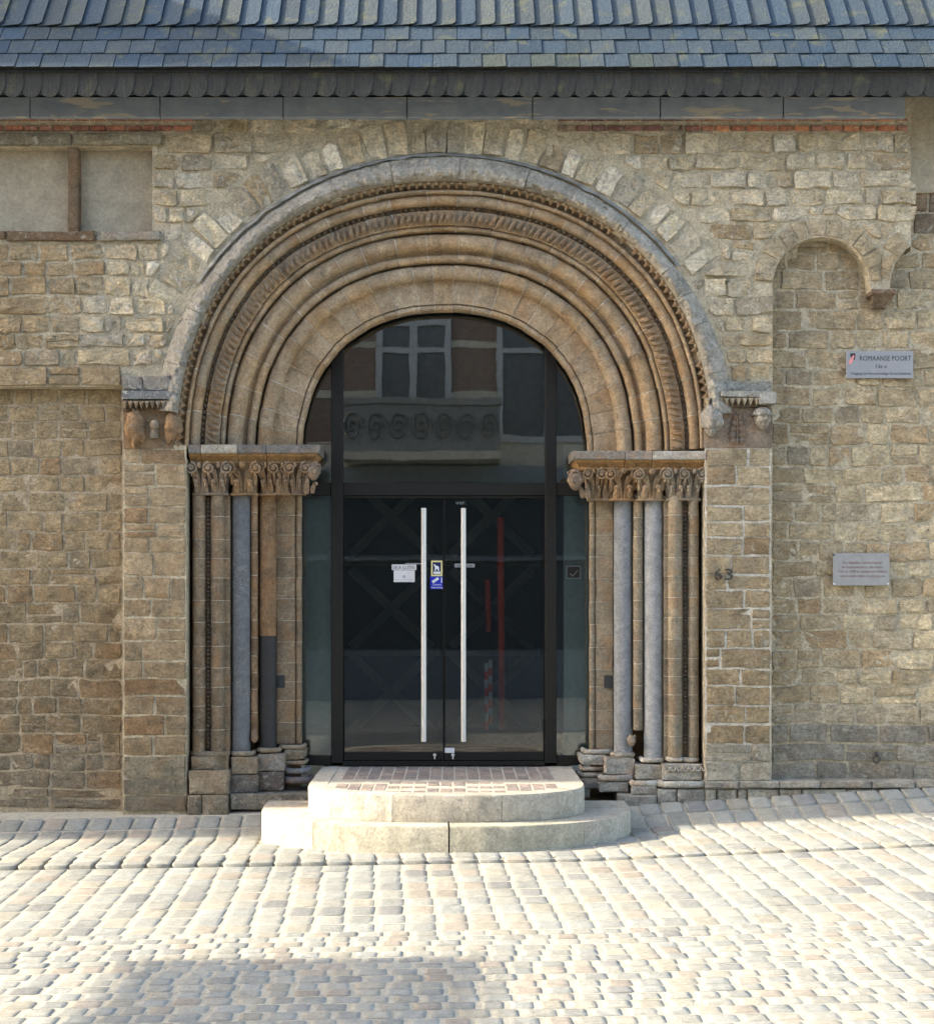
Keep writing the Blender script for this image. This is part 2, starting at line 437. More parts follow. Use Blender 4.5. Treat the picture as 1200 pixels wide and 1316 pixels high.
def stone(P, Y, parent, mat, col, proud=.014, rough=.008, name='stone', bev=.0045, back=.03):
    w = [W(x, y, Y) for x, y in P]; n = len(w)
    c = sum(w, Vector())/n; sz = Vector((rnd(0, 50), rnd(0, 50), rnd(0, 50)))
    V = []; Fc = []
    def nz(p): return noise.noise(p*14 + sz)*rough + noise.noise(p*40 + sz)*rough*.8
    tilt = Vector((rnd(-1, 1), rnd(-1, 1)))*rough*1.2
    for lev, (ins, pr) in enumerate(((0, -back), (0, proud*.15), (bev, proud*.95), (None, proud*1.1), (None, proud*1.15))):
        for p in w:
            d = c - p
            if ins is None: q = p + d*(.36 if lev == 3 else .68)
            else: q = p + d.normalized()*min(ins, d.length*.4)
            yy = Y - pr
            if lev >= 2: yy -= nz(q) + tilt.x*(q.x-c.x)*6 + tilt.y*(q.z-c.z)*6
            V.append((q.x, yy, q.z))
    V.append((c.x, Y - proud*1.15 - nz(c), c.z))
    for l in range(4):
        for k in range(n): m = (k+1) % n; Fc.append((l*n+k, l*n+m, (l+1)*n+m, (l+1)*n+k))
    for k in range(n): Fc.append((4*n+k, 4*n+(k+1) % n, 5*n))
    a = sum(w[k].x*w[(k+1) % n].z - w[(k+1) % n].x*w[k].z for k in range(n))
    if a < 0: Fc = [tuple(reversed(q)) for q in Fc]
    return build(name, V, Fc, mat, parent, col, 26)
def area(P): return abs(sum(P[k][0]*P[(k+1) % len(P)][1] - P[(k+1) % len(P)][0]*P[k][1] for k in range(len(P))))/2
def fit(P, blocked, c):
    out = []
    for p in P:
        if not blocked(*p): out.append(p); continue
        a, b = 0., 1.
        for _ in range(9):
            m = (a+b)/2; q = (p[0]+(c[0]-p[0])*m, p[1]+(c[1]-p[1])*m)
            if blocked(*q): a = m
            else: b = m
        out.append((p[0]+(c[0]-p[0])*b, p[1]+(c[1]-p[1])*b))
    return out
def fill(x0, x1, courses, wmin, wmax, Y, parent, style, blocked=lambda x, y: False, joint=(3.4, 3.0), jit=.9, rad=3.2, ends=None):
    """courses: list of y boundaries from top to bottom; style(cx, cy) -> (material, colour, proud, rough)"""
    for i in range(len(courses)-1):
        ya, yb = courses[i], courses[i+1]; h = yb - ya
        xsplit = [x0]
        first = True
        while xsplit[-1] < x1:
            w = rnd(wmin, wmax)*(1.0 if h > 17 else 1.15)*random.choice((.72, 1, 1, 1, 1.3))
            if first: w *= rnd(.45, 1); first = False
            nxt = xsplit[-1] + w
            if nxt > x1 - wmin*.55: nxt = x1
            xsplit.append(nxt)
        def wob(x, y): return (x + .8*noise.noise(Vector((x/19, y/19, 5.5))), y + jit*2.6*noise.noise(Vector((x/62, y/75, 2.5))))
        def thin(a, b):
            ym = ya + h*rnd(.38, .62)
            for y0_, y1_ in ((ya, ym), (ym, yb)):
                c = ((a+b)/2, (y0_+y1_)/2)
                if blocked(*c): continue
                P = fit([wob(*p) for p in rect_poly(a+joint[0]/2, y0_+1.3, b-joint[0]/2, y1_-1.3, jit*.7, rad*.7)], blocked, c)
                if area(P) > 60:
                    mt, col, pr, ro = style(*c); stone(P, Y, parent, mt, col, pr, ro)
        def emit(a, b, lvl=0):
            c = ((a+b)/2, (ya+yb)/2)
            if lvl == 0 and h > 19 and b-a > 16 and jit > .8 and random.random() < .07:
                return thin(a, b)
            P = rect_poly(a+joint[0]/2, ya+joint[1]/2 + rnd(-.6, .6), b-joint[0]/2, yb-joint[1]/2 + rnd(-.6, .6), jit, rad)
            if blocked(*c):
                if lvl < 2 and any(not blocked(*p) for p in P): emit(a, c[0], lvl+1); emit(c[0], b, lvl+1)
                return
            P = [wob(*p) for p in P]
            P = fit(P, blocked, c)
            if area(P) < 60: return
            mt, col, pr, ro = style(*c)
            stone(P, Y, parent, mt, col, pr, ro)
        for a, b in zip(xsplit, xsplit[1:]): emit(a, b)
def courses(y0, y1, hmin, hmax):
    L = [y0]
    while L[-1] < y1 - hmin*.7: L.append(L[-1] + rnd(hmin, hmax))
    k = (y1-y0)/(L[-1]-y0)
    return [y0 + (y-y0)*k for y in L]
def fa(a): return 1 + .036*math.sin(R(2*a))**2        # the arches are a little fuller at the haunches
def ang_r(x, y, cx=571., cy=578.):
    a = math.degrees(math.atan2(cy-y, x-cx)); return a, math.hypot(x-cx, y-cy) - (8*math.sin(R(2*a))**2 if 0 < a < 180 else 0)

bld = empty('stone_building', (0, .3, 0))
tag(bld, 'old sandstone building with slate eaves, corner pilasters and a blind arcade around the doorway', 'building')
# --- mortar cores: facade sheet (projecting), recessed sheet
def arc(cx, cy, r, a0, a1, n):
    L = []
    for i in range(n+1):
        a = a0+(a1-a0)*i/n; rr = r*(fa(a) if cx == 571 else 1); L.append((cx + rr*math.cos(R(a)), cy - rr*math.sin(R(a))))
    return L
def sheet(name, loops, Y0, Y1, mat, parent):
    m = MB(); m.prism(loops, lambda p, s: W(p[0], p[1], Y0) + Vector((0, (Y1-Y0)*s, 0)))
    return m.build(name, mat, parent, sm=20)
outline = [(-150, 110), (1170, 110), (1170, 322)] + arc(1205, 367, 62, 124, 180, 6) + [(1143, 374), (1118, 374)] + arc(1055, 367, 62.5, 0, 180, 20) + \
          [(991, 1045), (905, 1045), (905, 590)] + arc(571, 578, 342, 0, 180, 60) + [(240, 590), (240, 1060), (158, 1060), (158, 497), (-150, 497)]
win_hole = [(-140, 188), (196, 188), (196, 298), (-140, 298)]
upper = sheet('upper_wall', [outline, win_hole], 0., .128, M['mortar'], bld)
rec_out = [(-150, 112), (1300, 112), (1300, 1060), (905, 1060), (905, 590)] + arc(571, 578, 343, 0, 180, 60) + [(238, 590), (238, 1062), (-150, 1062)]
rec = sheet('recessed_wall', [rec_out], .13, .62, M['mortar_dark'], bld)
rec_r = sheet('recessed_wall', [[(985, 250), (1300, 100), (1300, 1045), (985, 1045)]], .127, .135, M['mortar'], bld)
plast = sheet('blind_window', [win_hole], .112, .129, M['plaster'], bld)
# --- stone colours
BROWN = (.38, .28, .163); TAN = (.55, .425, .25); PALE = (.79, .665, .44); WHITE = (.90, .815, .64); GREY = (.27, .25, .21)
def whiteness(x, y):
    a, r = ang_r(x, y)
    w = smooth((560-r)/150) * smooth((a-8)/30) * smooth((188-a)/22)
    lit_patch = smooth((x-640)/200)*smooth((360-y)/120)*.75  # upper right stones made paler to paint light thrown back from windows opposite
    return clamp(max(w, lit_patch))
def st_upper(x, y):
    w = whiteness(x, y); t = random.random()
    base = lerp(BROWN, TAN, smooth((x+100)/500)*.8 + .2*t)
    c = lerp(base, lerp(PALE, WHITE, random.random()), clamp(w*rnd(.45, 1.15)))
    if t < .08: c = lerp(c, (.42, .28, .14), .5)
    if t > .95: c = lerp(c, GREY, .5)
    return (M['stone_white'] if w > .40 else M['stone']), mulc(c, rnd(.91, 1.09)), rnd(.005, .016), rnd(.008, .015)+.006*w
def st_left(x, y):
    t = random.random(); k = smooth((y-600)/380)
    c = lerp((.38, .297, .18), (.23, .18, .112), k)
    if y > 960: c = lerp(c, (.25, .22, .165), .7)
    if t < .12: c = lerp(c, (.30, .19, .10), .5)
    if t > .9: c = lerp(c, (.26, .22, .16), .5)
    return M['stone_dark'], mulc(c, rnd(.90, 1.10)), rnd(.003, .010), rnd(.005, .009)
def st_pier_l(x, y):
    k = smooth((y-650)/350); t = random.random()
    c = lerp((.42, .325, .205), (.28, .215, .135), k)
    if y > 985: c = (.23, .205, .15)
    if t < .12: c = lerp(c, (.30, .17, .08), .55)
    return M['stone_dark'], mulc(c, rnd(.85, 1.15)), rnd(.006, .012), rnd(.003, .006)
def st_pier_r(x, y):
    k = smooth((y-600)/330); t = random.random()
    c = lerp((.45, .368, .24), (.36, .277, .166), k)
    if y > 950: c = (.42, .385, .30)
    if t < .1: c = lerp(c, (.28, .17, .085), .4)
    return M['stone'], mulc(c, rnd(.86, 1.14)), rnd(.006, .013), rnd(.003, .007)
def st_right(x, y):
    t = random.random(); k = smooth((x-1000)/110)
    c = lerp((.43, .338, .21), (.74, .615, .40), k*rnd(.35, 1.1) * (1 if 520 < y < 900 else .45))
    if y > 900: c = lerp(c, (.50, .455, .35), .5)
    if t < .14: c = lerp(c, (.44, .28, .14), .5)
    if t > .93: c = lerp(c, (.28, .25, .20), .5)
    return M['stone'], mulc(c, rnd(.90, 1.10)), rnd(.004, .013), rnd(.006, .012)
# --- upper wall
def bl_upper(x, y):
    if y < 153 and x < 2000: return True
    if x < 199 and 166 < y < 314: return True
    if (x < 252 or x > 712) and y < 171: return True
    if x > 1168 - (0 if y < 235 else -10) or x > 1178: return True
    a, r = ang_r(x, y)
    if r < (429 if 34 < a < 152 else 379): return True
    if y > 497 or (y > 470 and x < 158): return True
    if y > 482 and 150 < x < 232: return True
    if y > 492 and x > 905: return True
    for cx in (1055, 1205):
        d = math.hypot(x-cx, y-367)
        if y < 372 and d < 91: return True
    if x > 992 and y > 366: return True
    return False
cs = [150, 171] + courses(171, 310, 19, 26)[1:] + courses(310, 497, 18, 27)[1:]
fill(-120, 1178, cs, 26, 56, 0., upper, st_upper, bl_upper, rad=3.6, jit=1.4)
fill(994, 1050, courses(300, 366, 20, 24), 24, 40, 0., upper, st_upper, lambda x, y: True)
# voussoirs round the hood
a = 35.
while a < 151:
    da = rnd(2.9, 4.3); ro = rnd(414, 427); P = []
    for rr, aa in ((381, a+.25), (381, a+da*.5), (381, a+da-.25), ((381+ro)/2, a+da-.22), (ro-2, a+da-.3), (ro+1, a+da*.5), (ro-2, a+.3), ((381+ro)/2, a+.22)):
        rr += 8*math.sin(R(2*aa))**2; P.append((571+rr*math.cos(R(aa))+rnd(-1.6, 1.6), 578-rr*math.sin(R(aa))+rnd(-1.6, 1.6)))
    mx_, my_ = P[5]
    if my_ < 157: P = [(x, max(y, 157+rnd(0, 1))) for x, y in P]
    if abs(a-90) < 62:
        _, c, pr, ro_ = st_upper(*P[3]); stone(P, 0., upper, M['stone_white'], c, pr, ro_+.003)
    a += da
# arch stones of the blind arcade
for cx, a0, a1 in ((1055, 4, 176), (1205, 126, 178)):
    a = a0
    while a < a1-5:
        da = min(rnd(13, 21), a1-a); ro = rnd(82, 89)
        P = [(cx+rr*math.cos(R(aa))+rnd(-.6, .6), 367-rr*math.sin(R(aa))+rnd(-.6, .6)) for rr, aa in
             ((64, a+.8), (64, a+da*.5), (64, a+da-.8), (74, a+da-.7), (ro, a+da-.6), (ro+1, a+da*.5), (ro, a+.6), (74, a+.7))]
        P = [(clamp(x, 900, 1130.5 if cx < 1100 else 1172) if cx < 1100 else clamp(x, 1131.5, 1174), y) for x, y in P]
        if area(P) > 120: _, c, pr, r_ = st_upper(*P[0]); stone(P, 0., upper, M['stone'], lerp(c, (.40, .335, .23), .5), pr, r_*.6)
        a += da
# corbel between the two blind arches
m = MB(); b0 = W(1119, 372, -.012); b1 = W(1142, 384, .13); m.box((b0.x, -.03, b1.z), (b1.x, .13, b0.z), .008)
c0 = W(1121, 384, 0); c1 = W(1140, 398, .13)
m.add([(c0.x, -.02, b1.z), (c1.x, -.02, b1.z), (c1.x, .126, b1.z), (c0.x, .126, b1.z), (c0.x+.02, .05, c1.z), (c1.x-.02, .05, c1.z), (c1.x-.02, .126, c1.z), (c0.x+.02, .126, c1.z)],
      [(0, 1, 5, 4), (1, 2, 6, 5), (3, 0, 4, 7), (4, 5, 6, 7)])
m.build('corbel', M['stone'], upper, (.20, .145, .10))
# brick course under the eaves
def bricks(x0, x1, cols):
    for row, (ya, yb) in enumerate(((152.0, 156.2), (160.8, 169.2))):
        x = x0
        while x < x1-4:
            w = min(rnd(18, 26), x1-x)
            c = random.choice(cols)
            stone(rect_poly(x+.8, ya+.6, x+w-.8, yb-.6, .45, 1.6), 0., upper, M['brick'], mulc(c, rnd(.8, 1.2)), .014, .003, name='brick')
            x += w
RED = [(.42, .165, .09), (.36, .15, .09), (.30, .14, .10), (.44, .19, .10)]
bricks(-40, 250, RED[1:3] + [(.33, .13, .09)]); bricks(880, 1166, RED)
bricks(716, 878, [(.17, .085, .075), (.20, .10, .08), (.24, .17, .12)])
# blind windows: lintels, mullion, sills
for (xa, xb, ya, yb, c) in ((-60, 93, 172, 187, (.28, .245, .18)), (94, 210, 172, 187, (.30, .27, .19)), (-60, 8, 298, 308, (.22, .155, .10)), (9, 124, 298, 310, (.20, .14, .09)), (125, 208, 298, 310, (.38, .345, .28))):
    stone(rect_poly(xa, ya, xb, yb, .7, 2), 0., upper, M['stone'], c, .035 if ya < 200 else .03, .006, bev=.012)
stone(rect_poly(89, 187, 102, 299, .4, 1.5), .05, upper, M['stone_dark'], (.21, .15, .095), .03, .003, name='mullion', back=.07)
stone(rect_poly(-70, 187, -58, 299, .4, 1.5), .05, upper, M['stone_dark'], (.21, .15, .095), .03, .003, name='mullion', back=.07)
# --- left recessed wall, ledge course
fill(-120, 157, courses(499, 990, 21, 27), 24, 48, .13, rec, st_left, rad=3., joint=(2.8, 2.6), jit=1.1)
fill(-120, 157, [990, 1014, 1040], 40, 80, .13, rec, st_left, rad=4)
fill(-120, 157, [470, 496], 34, 62, -.004, upper, lambda x, y: (M['stone'], mulc((.40, .305, .185), rnd(.9, 1.1)), .014, .007), lambda x, y: y > 497)
# --- piers (pilasters) beside the portal
pl = sheet('pier', [[(158.5, 572), (239.5, 572), (239.5, 1061), (158.5, 1061)]], -.002, .02, M['mortar'], bld)
fill(159, 240, courses(577, 1000, 19, 31), 36, 84, 0., pl, st_pier_l, joint=(2.6, 2.4), rad=2)
fill(159, 240, [1000, 1021, 1044], 70, 84, -.01, pl, st_pier_l, joint=(2.6, 2.4), rad=2)
prr = sheet('pier', [[(905.5, 572), (990, 572), (990, 1044), (905.5, 1044)]], -.002, .02, M['mortar_light'], bld)
fill(906, 990, courses(577, 955, 19, 28), 36, 86, 0., prr, st_pier_r, joint=(2.6, 2.4), rad=2)
fill(906, 990, [955, 978, 1003], 40, 84, -.008, prr, st_pier_r, joint=(2.4, 2.2), rad=1.6)
# --- right recessed bay and the strip beside the upper wall
def bl_right(x, y):
    if x < 991: return True
    if y < 340 and x > 1130: return x < 1172 and y < 330
    return y < 303
fill(990, 1260, courses(303, 930, 20, 27), 26, 58, .128, rec_r, st_right, bl_right, rad=3.8, joint=(3.4, 3.0), jit=1.2)
fill(990, 1260, [930, 955, 979, 1004], 44, 84, .128, rec_r, lambda x, y: (M['stone'], mulc((.36, .33, .265), rnd(.8, 1.1)), .012, .005), rad=2.5)
fill(1172, 1290, courses(248, 303, 24, 30), 40, 70, .128, rec_r, lambda x, y: (M['stone'], mulc((.27, .205, .14), rnd(.85, 1.1)), .012, .005), rad=2.5)
sheet('render_patch', [[(1166, 118), (1300, 118), (1300, 190), (1240, 246), (1169, 248)]], .095, .13, M['plaster'], bld)
# plinth moulding and plinth stones on the right
def plinth(xa, xb, ya, yb, Yf, col, mt='stone', bev=.012, nm='plinth_stone'):
    stone(rect_poly(xa, ya, xb, yb, .5, 1.6), Yf, bld, M[mt], col, .012, .004, name=nm, bev=bev, back=.16)
x = 906
for xb in (950, 1002, 1054, 1120, 1176, 1250):
    plinth(x, xb-1, 1004, 1013, -.035, mulc((.42, .39, .32), rnd(.85, 1.1)), bev=.02, nm='plinth_moulding'); x = xb
x = 906
for xb in (921, 947, 960, 1001, 1030, 1088, 1150, 1250):
    plinth(x, xb-1.5, 1014.5, 1046, -.02, mulc((.38, .355, .285), rnd(.85, 1.12))); x = xb

# ------------------------------------------------------------------ roof: slates, eaves, fascia
roof = empty('roof', (0, -.1, 5.7)); roof.parent = bld; roof.location = Vector((0, -.1, 5.7)) - WP[bld.name]
PIT = R(56); EY = -.45; EZ = W(0, 87, EY).z
un = Vector((0, math.cos(PIT), math.sin(PIT))); nn = Vector((0, -math.sin(PIT), math.cos(PIT)))
def rp(x, L, h=0.): return Vector((x, EY, EZ)) + un*L + nn*h
def Lof(py):
    a, b = -.2, 3.
    for _ in range(40):
        m_ = (a+b)/2; p = rp(0, m_); q = PY0 - (p.z-ZC)*F/(p.y-CY0)
        if q > py: a = m_
        else: b = m_
    return a
m = MB(); a0, a1 = rp(-7, -.0, -.035), rp(7, 4.2, -.035)
m.add([a0, (7, a0.y, a0.z), a1, (-7, a1.y, a1.z), (-7, a0.y+.03, a0.z+.02), (7, a0.y+.03, a0.z+.02), (7, 3.2, a0.z+.02), (-7, 3.2, a0.z+.02)],
      [(0, 1, 2, 3), (4, 7, 6, 5), (0, 4, 5, 1), (3, 2, 6, 7), (0, 3, 7, 4), (1, 5, 6, 2)])
m.build('roof_deck', M['roof_plain'], roof)
def slate(x0, x1, L0, L1, h0, tilt, cham, col):
    t = .007
    P = [(x0, L0), (x1-cham, L0), (x1, L0+cham*1.3), (x1, L1), (x0, L1)]
    V = []
    for k in (0, 1):
        for x, L in P:
            h = h0 + tilt*(x-x0)/(x1-x0) + (.010*(1-(L-L0)/(L1-L0))) - t*k
            V.append(rp(x, L, h))
    n = 5
    build('slate', V, [tuple(range(n)), tuple(reversed(range(n, 2*n)))] + [(i, i+n, (i+1) % n+n, (i+1) % n) for i in range(n)], M['slate'], roof, col, None)
ls = [Lof(p) for p in (88, 70.5, 53, 36)]
for r_ in range(3):
    w = 31.2*K(EY+.1); x = -4.1 + (r_ % 2)*w/2
    while x < 4.2:
        c = lerp((.027, .046, .066), (.046, .058, .062), random.random())
        if r_ == 2 - 2 and random.random() < .4 and x > 0: c = lerp(c, (.075, .075, .03), .35)
        slate(x+.002, x+w-.003, ls[r_] + rnd(-.003, .003), ls[r_+1] + .05, .004 + rnd(0, .003), rnd(.001, .006), rnd(.0, .004), mulc(c, rnd(.85, 1.15))); x += w
L0 = ls[3]; rowi = 0
while rowi < 4:
    w = 25*K(EY+.4); x = -4.2 + rowi*.05
    while x < 4.3:
        c = lerp((.029, .047, .066), (.058, .066, .063), random.random())
        slate(x, x+w+.035, L0 + rnd(-.006, .006), L0 + .50, .008, .022, rnd(.012, .03), mulc(c, rnd(.85, 1.15))); x += w
    L0 += .42; rowi += 1
m = MB(); m.box((-7, EY+.05, W(0, 121, EY+.05).z), (7, EY+.07, EZ+.05)); m.box((-7, EY+.072, W(0, 123, -.06).z+.015), (7, .0, EZ+.06)); m.build('eaves_board', M['gate'], roof, None, None)
# hanging slates below the eaves
x = -4.3; w = 23.6*K(-.4)
while x < 4.3:
    V = []; n = 9
    top = W(0, 84, EY+.045); bot = W(0, 125 + rnd(-1, 1), EY+.045)
    d = (bot-top); d.x = 0
    pts = [(0, 0), (w+.012, 0), (w+.012, .62), (w*.98, .82), (w*.82, .95), (w*.6, 1.), (w*.3, .985), (w*.10, .93), (0, .80)]
    for k in (0, 1):
        for px_, t in pts: V.append(Vector((x+px_, top.y, top.z)) + d*t + Vector((0, -1, 0))*(.004 + .0045*(px_/w) - .005*k))
    build('hanging_slate', V, [tuple(range(n)), tuple(reversed(range(n, 2*n)))] + [(i, i+n, (i+1) % n+n, (i+1) % n) for i in range(n)], M['slate'], roof, mulc((.042, .041, .036), rnd(.85, 1.15)), None)
    x += w
js = [-120, -90, 39, 206, 364, 523, 684, 848, 1006, 1163]
for xa, xb in zip(js[1:], js[2:]):
    p = W(xa+.6, 151, -.055); q_ = W(xb-.6, 124.5, -.055); m = MB(); m.box((p.x, -.058, p.z), (q_.x, .0, q_.z), .005)
    m.build('fascia_board', M['fascia'], roof)
# ------------------------------------------------------------------ portal
por = empty('stone_portal', (AX, .2, 0))
tag(por, 'carved round-arched stone portal with stepped mouldings, columns and leafy capitals', 'portal')
CARV = (.41, .265, .14)
def carv(): 
    return mulc(lerp((.40, .28, .16), (.38, .30, .205), random.random()), rnd(.86, 1.12))
def RY(rpx, Y): return rpx*K(Y)
# core behind the mouldings (U shape) and reveal
core = [(238, 1035), (238, 585)] + arc(571, 581, 342, 180, 0, 60)[0:] + [(907, 585), (907, 1035), (758.5, 1035), (758.5, 583)] + arc(571, 583, 187.5, 0, 180, 50) + [(386.5, 583), (386.5, 1035)]
m = MB(); m.prism([core], lambda p, s: W(p[0], p[1], .40) + Vector((0, .055*s, 0)))
m.build('reveal', M['carved'], por, (.27, .19, .115), sm=30)
def half_roll(ro, ri, Yc, n=8, fat=1.0):
    c = (ro+ri)/2; h = (ro-ri)/2
    return [(c + h*math.cos(math.pi*i/n), Yc - h*K(.1)*fat*math.sin(math.pi*i/n)) for i in range(n+1)]
FINS = MB()
def order(name, prof, n, back, a0=0, a1=180, mat='carved', gap=.10, off=0.):
    """prof: list of (radius px, Y) from outside to inside"""
    ring = [(RY(r, y), y) for r, y in prof]
    ring = [(ring[0][0], back)] + ring + [(ring[-1][0], back)]; k = len(ring)
    cuts = [a0]; w = (a1-a0)/n
    for i in range(1, n): cuts.append(a0 + w*i + rnd(-.14, .14)*w)
    cuts.append(a1)
    for c_ in cuts[1:-1]:
        V = []
        for ad in (c_-gap*1.1, c_+gap*1.1):
            for r_, y in ring: V.append((AX + r_*fa(ad)*math.cos(R(ad)), y+.004, AZ + r_*fa(ad)*math.sin(R(ad))))
        FINS.add(V, [(j, j+1, k+j+1, k+j) for j in range(k-1)])
    for s_, e_ in zip(cuts, cuts[1:]):
        s2, e2 = s_+gap, e_-gap; seg = max(3, int((e2-s2)/.9)); V = []; Fc = []
        dr = rnd(-.004, .004); dy = rnd(-.006, .006); sd_ = rnd(0, 40)
        for i in range(seg+1):
            ad = s2 + (e2-s2)*i/seg; a = R(ad); ch = .006*max(0, 1-min(i, seg-i)*1.4)
            for j, (r_, y) in enumerate(ring):
                q_ = Vector((ad*.45, r_*9, y*9+sd_)); w_ = noise.noise(q_)*.004 + noise.noise(q_*3.7)*.0035
                if j in (0, k-1): w_ = 0; chh = 0
                else: chh = ch*abs(noise.noise(Vector((r_*25, sd_, i))))
                rr = (r_+dr)*fa(ad) + w_*.6; V.append((AX + rr*math.cos(a), y+dy+w_+chh, AZ + rr*math.sin(a)))
        for i in range(seg):
            for j in range(k-1): Fc.append((i*k+j, i*k+j+1, (i+1)*k+j+1, (i+1)*k+j))
        Fc += [tuple(reversed(range(k))), tuple(range(seg*k, (seg+1)*k))]
        build(name, V, Fc, M[mat], por, carv(), 40)
p1 = [(343, .03), (333.5, .055), (333.5, .02)] + half_roll(333.5, 329, .02, 5)[1:]
p2 = half_roll(328.5, 314, .085, 8, 1.15) + [(313, .13), (308.5, .135), (308, .10)] + [(303, .085), (296, .088), (289.5, .11), (289, .13)] + half_roll(288.5, 282.5, .14, 5)
p3 = half_roll(280, 259, .20, 10) + [(258, .23), (255, .235)] + half_roll(254, 244, .225, 6)
p4 = half_roll(241, 221.5, .275, 10) + [(221, .295), (191.5, .30), (191.2, .325)] + half_roll(190.8, 183.5, .325, 6) + [(183.5, .36)]
order('voussoir', p1, 19, .15); order('voussoir', p2, 23, .30); order('voussoir', p3, 21, .34); order('voussoir', p4, 25, .42)
FINS.build('joint_mortar', M['mortar_light'], por, sm=40)['kind'] = 'stuff'
# carved bands: sawtooth, beads, leaf ribs
def pol(r, a, Y): return Vector((AX + RY(r, Y)*fa(a)*math.cos(R(a)), Y, AZ + RY(r, Y)*fa(a)*math.sin(R(a))))
m = MB(); n = 104
for i in range(n):
    a = 180*(i+.5)/n; h = 180/n*.5
    if random.random() < .05: continue
    A, B, C = pol(343.5, a-h, .0), pol(343.5, a+h, .0), pol(334.2, a, .012)
    D, E, G_ = pol(343.5, a-h, .05), pol(343.5, a+h, .05), pol(334.2, a, .055)
    mid = (A+B+C)/3 + Vector((0, -.012, 0))
    m.add([A, B, C, D, E, G_, mid], [(0, 6, 2), (6, 1, 2), (0, 1, 6), (0, 2, 5, 3), (1, 4, 5, 2)])
m.build('sawtooth_band', M['carved'], por, (.27, .19, .115), sm=20)['kind'] = 'stuff'
m = MB(); n = 128
for i in range(n):
    m.ball(pol(310.7, 180*(i+.5)/n, .122), RY(2.6, .1), 6, 4)
m.build('bead_band', M['carved'], por, (.20, .165, .125))['kind'] = 'stuff'
m = MB(); n = 112
for i in range(n):
    a = 180*(i+.5)/n; sk = rnd(.35, .75)
    pts = [pol(305.5, a-sk, .080), pol(301, a-.2, .064+rnd(0, .01)), pol(296, a+.15, .066+rnd(0, .01)), pol(290.5, a+sk, .098)]
    rr = RY(2.3, .1)*rnd(.7, 1.25)
    m.tube(pts, [rr*.6, rr, rr*1.15, rr*.5], 6)
m.build('leaf_band', M['carved'], por, (.275, .20, .13))['kind'] = 'stuff'
# hood mould
def hoodp(r0, r1, taper): return r0
ring = [(344, .03), (344.5, -.03), (346, -.06), (350, -.085), (354, -.095), (358, -.092), (362, -.08), (366, -.06), (370, -.045), (374, -.028), (376, -.012), (377, .03)]
cuts = [7.]
while cuts[-1] < 160: cuts.append(cuts[-1] + rnd(6, 14))
cuts.append(172.5)
for s_, e_ in zip(cuts, cuts[1:]):
    V = []; Fc = []; k = len(ring); seg = int((e_-s_)/.3); dd = rnd(-.008, .008)
    for i in range(seg+1):
        a = s_+.05 + (e_-s_-.1)*i/seg; b2 = math.sin(R(2*a))**2
        for j, (r_, y) in enumerate(ring):
            th = 1 - .34*b2 - .12*smooth((abs(a-90)-70)/12)
            ro = 344*fa(a) + (r_-344)*th
            q_ = Vector((a*.55, j*.55, 3.3)); d = noise.noise(q_)*.020 + noise.noise(q_*2.9)*.014 + noise.noise(q_*6.1)*.008
            d = d*(1 if 0 < j < k-1 else 0) + (dd if 1 < j < k-1 else 0)
            V.append((AX + (RY(ro, y)+d*.45)*math.cos(R(a)), y + d, AZ + (RY(ro, y)+d*.45)*math.sin(R(a))))
    Fc = [(i*k+j, (i+1)*k+j, (i+1)*k+j+1, i*k+j+1) for i in range(seg) for j in range(k-1)] + [tuple(range(k)), tuple(reversed(range(seg*k, (seg+1)*k)))]
    build('hood_stone', V, Fc, M['hood'], por, mulc((.50, .455, .375), rnd(.85, 1.12)), 40)
M['lead'] = simple('weathered_lead', (.19, .19, .175), .8, 0, 14, .5)
V = []; ring = [(374.2, -.030), (374.8, -.034), (375.5, -.030), (376.5, -.025), (378.2, -.018), (378.4, .0)]; k = len(ring); seg = 150
for i in range(seg+1):
    a = 38 + (146-38)*i/seg
    wv = 2.6*noise.noise(Vector((a*.35, 1, 1))) + 1.0*noise.noise(Vector((a*1.1, 4, 1)))
    for j, (r_, y) in enumerate(ring):
        rr = r_ + (wv if j < 2 else 0) + 1 + 4.0*math.sin(R(2*a))**2
        V.append((AX + RY(rr, y)*math.cos(R(a)), y - .006, AZ + RY(rr, y)*math.sin(R(a))))
build('lead_capping', V, [(i*k+j, i*k+j+1, (i+1)*k+j+1, (i+1)*k+j) for i in range(seg) for j in range(k-1)], M['lead'], por, sm=60)
# --- jambs
JF = MB()
def jamb(prof, y0, y1, hmin, hmax, back, colf, nm='jamb_stone', mat='carved'):
    """prof: list of (px x, Y) left to right"""
    ys_ = courses(y0, y1, hmin, hmax)
    for ya, yb in zip(ys_, ys_[1:]):
        V = []; n = len(prof); dx = rnd(-.35, .35)
        base = prof[0][1]
        for s_, yy in ((0, ya+.45), (1, yb-.45)):
            z = W(0, yy, .1).z
            for x, Y in prof: V.append((W(x+dx, 0, Y).x, Y, z))
            V.append((W(prof[-1][0]+dx, 0, prof[-1][1]).x, back, z)); V.append((W(prof[0][0]+dx, 0, prof[0][1]).x, back, z))
        n += 2
        Fc = [tuple(reversed(range(n))), tuple(range(n, 2*n))] + [(i, (i+1) % n, (i+1) % n+n, i+n) for i in range(n)]
        build(nm, V, [tuple(reversed(q_)) for q_ in Fc], M[mat], por, colf((ya+yb)/2), 40)
    n = len(prof)
    for yy in ys_[1:-1]:
        V = [Vector((W(x, 0, Y).x, Y+.004, W(0, yy+e_, .1).z)) for e_ in (-.6, .6) for x, Y in prof]
        JF.add(V, [(i, i+1, i+1+n, i+n) for i in range(n-1)])
